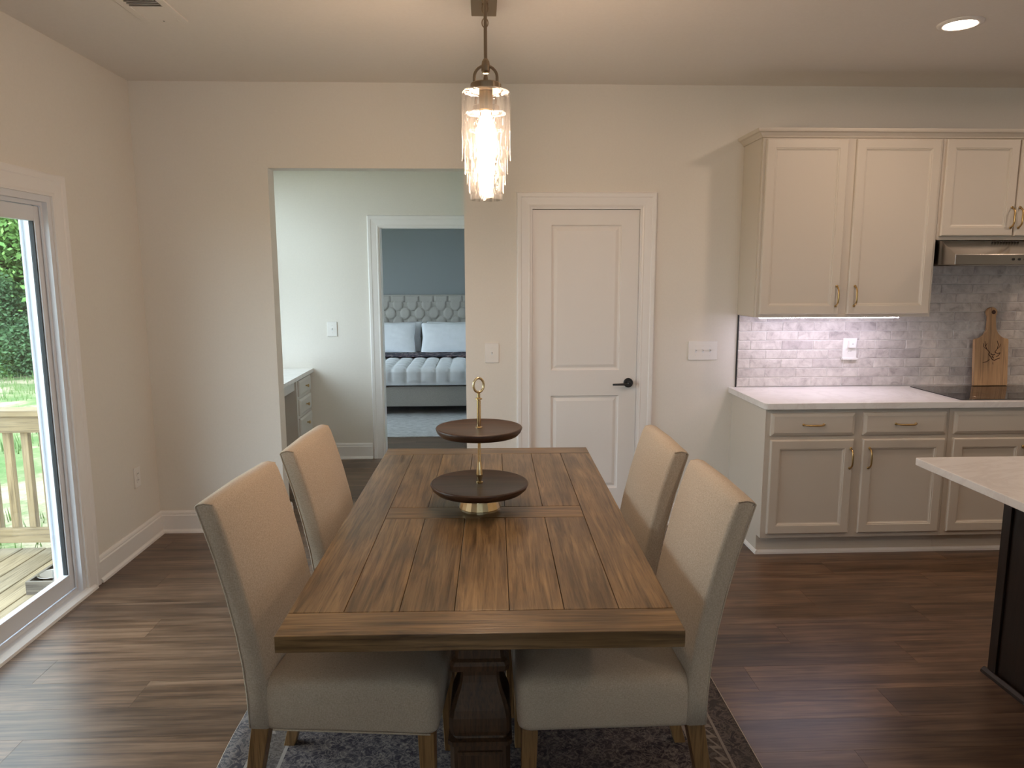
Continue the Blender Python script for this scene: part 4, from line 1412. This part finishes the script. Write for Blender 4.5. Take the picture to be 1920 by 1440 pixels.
# grass tufts: uncountable
gr = MB()
rg_ = random.Random(11)
for _ in range(9000):
    x, y = rg_.uniform(-12.5, -2.6), rg_.uniform(4.7, 18)
    if noise.noise(Vector((x * 0.6, y * 0.6, 3))) < -0.05:
        continue
    h = rg_.uniform(0.05, 0.14)
    a = rg_.uniform(0, 6.28)
    dx, dy = 0.012 * math.cos(a), 0.012 * math.sin(a)
    lx_, ly_ = rg_.uniform(-0.04, 0.04), rg_.uniform(-0.04, 0.04)
    v = [gr.bm.verts.new(p) for p in ((x - dx, y - dy, -0.66), (x + dx, y + dy, -0.66), (x + lx_, y + ly_, -0.60 + h))]
    gr.bm.faces.new(v)
tag(gr.build('grass', 'grassblade'), 'short green grass tufts on the lawn', 'grass', None, 'stuff')

# deck
deck = thing('deck', 'pale pine board deck outside the sliding door', 'deck', (L - 0.14, 0, -0.085))
xk, k = -0.004, 0
while xk > -2.6:
    MB().box(-0.069, 0.069, -2.55, 2.55, -0.030, 0.0).build('deck_board', 'deck', deck, loc=(xk - 0.07, 1.97, 0), bevel=0.003, seg=1)
    xk -= 0.145
    k += 1
MB().box(-2.62, -0.01, -0.55, -0.50, -0.22, -0.031).box(-2.62, -0.01, 4.44, 4.49, -0.22, -0.031).box(-2.62, -0.01, 1.9, 1.95, -0.22, -0.031).build('joist', 'deck_x', deck)
for (xx, yy) in ((-2.5, -0.45), (-0.2, -0.45), (-2.5, 4.4), (-0.2, 4.4)):
    MB().box(xx - 0.05, xx + 0.05, yy - 0.05, yy + 0.05, -0.60, -0.221).build('footing', 'deck_z', deck)
rl = thing('deck_railing', 'pine deck railing with square balusters along the far edge', 'railing', (-2.22, 4.44, -0.085))
RLEN = 2.56
MB().box(-RLEN, -0.01, -0.02, 0.12, 0.868, 0.905).build('cap_rail', 'deck_x', rl, bevel=0.004)
MB().box(-RLEN, -0.01, 0.0, 0.038, 0.765, 0.866).build('top_rail', 'deck_x', rl, bevel=0.003)
MB().box(-RLEN, -0.01, 0.0, 0.038, 0.062, 0.153).build('bottom_rail', 'deck_x', rl, bevel=0.003)
for k in range(23):
    xb = -0.595 - 0.109 * k + 0.109 * 4
    if xb < -RLEN + 0.05:
        break
    MB().box(-0.021, 0.021, 0.0, 0.040, 0.100, 0.80).build('baluster', 'deck_z', rl, loc=(xb - 0.025, 0.039, 0), bevel=0.002, seg=1)
for xp in (-0.475, -RLEN + 0.05):
    MB().box(-0.045, 0.045, 0.040, 0.130, 0.0, 0.866).build('post', 'deck_z', rl, loc=(xp, 0, 0), bevel=0.003)
# dog bowls in a wooden feeder
fd = thing('bowl_stand', 'low wooden feeding stand on the deck by the door', 'feeding stand', (-2.40, 3.98, -0.085))
m = MB()
m.box(-0.09, 0.09, -0.17, -0.155, 0, 0.075).box(-0.09, 0.09, 0.155, 0.17, 0, 0.075).box(-0.09, -0.075, -0.155, 0.155, 0, 0.075).box(0.075, 0.09, -0.155, 0.155, 0, 0.075)
m.build('frame', 'feeder', fd, bevel=0.002)
for (yy, lab) in ((-0.076, 'steel bowl in the near hole of the wooden feeding stand'), (0.076, 'steel bowl in the far hole of the wooden feeding stand')):
    bwl = MB().lathe([(0.042, -0.056), (0.056, -0.040), (0.062, 0.0), (0.071, 0.004), (0.072, 0.007), (0.070, 0.008), (0.060, 0.003), (0.053, -0.037), (0.038, -0.050)], 36).build('pet_bowl', 'steel', None, loc=(-2.40, 3.98 + yy, -0.085 + 0.0755), smooth=True)
    tag(bwl, lab, 'bowl', 'pet bowls on the deck')

# trees along the wood edge: each with its own trunk and crown
def tree(name, label, x, y, h, rad, mat, seed, n, low=0.15, conifer=True, size=0.16):
    t = thing(name, label, 'tree' if h > 2.6 else 'shrub', (x, y, -0.70), 0, 'trees at the edge of the lawn' if h > 2.6 else 'shrubs under the trees')
    r = random.Random(seed)
    tr = MB()
    lean = (r.uniform(-0.3, 0.3), r.uniform(-0.3, 0.3))
    pts = [(lean[0] * s * s, lean[1] * s * s, h * 0.95 * s) for s in [q / 8 for q in range(9)]]
    tr.tube(pts, [0.02 + 0.018 * h * (1 - s / 8) ** 0.8 for s in range(9)], 8)
    nb = int(10 + h * 2)
    ends = []
    for b in range(nb):
        s = low + (0.95 - low) * (b + r.random()) / nb
        a = r.uniform(0, 6.28)
        ln = rad * ((1 - s) ** 0.6 + 0.15 if conifer else math.sin(math.pi * min(1, max(0.08, (s - low) / (1 - low)))) ** 0.6)
        p0 = Vector((lean[0] * s * s, lean[1] * s * s, h * 0.95 * s))
        p1 = p0 + Vector((math.cos(a) * ln, math.sin(a) * ln, r.uniform(-0.05, 0.3) * ln))
        tr.tube([p0, (p0 + p1) / 2 + Vector((0, 0, 0.06 * ln)), p1], [0.012 + 0.004 * h * (1 - s), 0.012, 0.004], 5)
        ends.append((p0, p1, ln))
    tr.build('trunk', 'bark', t, smooth=True)
    vv, ff = [], []
    for _ in range(n):
        p0, p1, ln = r.choice(ends)
        q = r.uniform(0.2, 1.05)
        c = p0.lerp(p1, q) + Vector((r.gauss(0, 0.20 * ln + 0.05), r.gauss(0, 0.20 * ln + 0.05), r.gauss(0, 0.16 * ln + 0.06)))
        if c.z < 0.02:
            c.z = r.uniform(0.02, 0.3)
        s = size * r.uniform(0.6, 1.3)
        d1 = Vector((r.gauss(0, 1), r.gauss(0, 1), r.gauss(0, 0.7))).normalized()
        d2 = d1.cross(Vector((r.gauss(0, 1), r.gauss(0, 1), r.gauss(0, 1)))).normalized()
        w = 0.20 if conifer else 0.5
        k = len(vv)
        vv += [c - d1 * s, c + d2 * s * w, c + d1 * s, c - d2 * s * w]
        ff.append((k, k + 1, k + 2, k + 3))
    me = bpy.data.meshes.new('foliage')
    me.from_pydata(vv, [], ff)
    me.materials.append(MAT[mat])
    fob = bpy.data.objects.new('foliage', me)
    COL.objects.link(fob)
    fob.parent = t
    return t
specs = [
    ('pine_tree', 'tall loose pine with a bare lower trunk behind the lawn', -12.6, 19.6, 11.0, 2.2, 'leaf1', 1, 7000, 0.22, True, 0.24),
    ('pine_tree', 'full light green pine, tallest of the wood edge', -14.6, 20.4, 12.5, 2.6, 'leaf1', 2, 8000, 0.12, True, 0.25),
    ('broadleaf_tree', 'bright green broadleaf tree leaning over the lawn', -10.6, 18.8, 9.0, 2.6, 'leaf2', 3, 8000, 0.12, False, 0.22),
    ('pine_tree', 'pine standing nearest the house corner', -8.8, 19.5, 10.5, 2.2, 'leaf1', 4, 7000, 0.10, True, 0.24),
    ('broadleaf_tree', 'broad yellow-green tree at the left of the wood edge', -17.0, 19.0, 9.5, 3.0, 'leaf2', 5, 8000, 0.10, False, 0.24),
    ('pine_tree', 'dark pine in the second row behind the others', -13.2, 23.5, 13.0, 2.8, 'leaf3', 6, 7000, 0.06, True, 0.30),
    ('pine_tree', 'second-row pine behind the broadleaf tree', -10.0, 23.5, 12.5, 2.8, 'leaf3', 7, 7000, 0.06, True, 0.30),
    ('pine_tree', 'second-row pine far to the left', -17.5, 24.0, 13.0, 3.0, 'leaf1', 8, 7000, 0.06, True, 0.30),
    ('broadleaf_tree', 'second-row broadleaf tree filling the gap', -15.2, 25.5, 12.0, 3.4, 'leaf2', 12, 7000, 0.08, False, 0.30),
    ('wild_shrub', 'dark low shrub under the loose pine', -11.7, 17.9, 2.3, 1.3, 'leaf3', 9, 5000, 0.05, False, 0.13),
    ('wild_shrub', 'dark wide shrub under the broadleaf tree', -10.0, 17.6, 2.0, 1.4, 'leaf3', 10, 5000, 0.05, False, 0.13),
    ('wild_shrub', 'dark shrub at the left lawn edge', -13.6, 18.2, 2.4, 1.4, 'leaf3', 11, 5000, 0.05, False, 0.13),
    ('wild_shrub', 'bright leafy sapling low at the lawn edge', -11.0, 17.0, 0.8, 0.5, 'leaf2', 13, 900, 0.05, False, 0.09),
]
for s in specs:
    tree(*s[:8], int(s[8] * (2.6 if s[10] else 4.0)), s[9], s[10], s[11] * (0.52 if s[10] else 0.36))
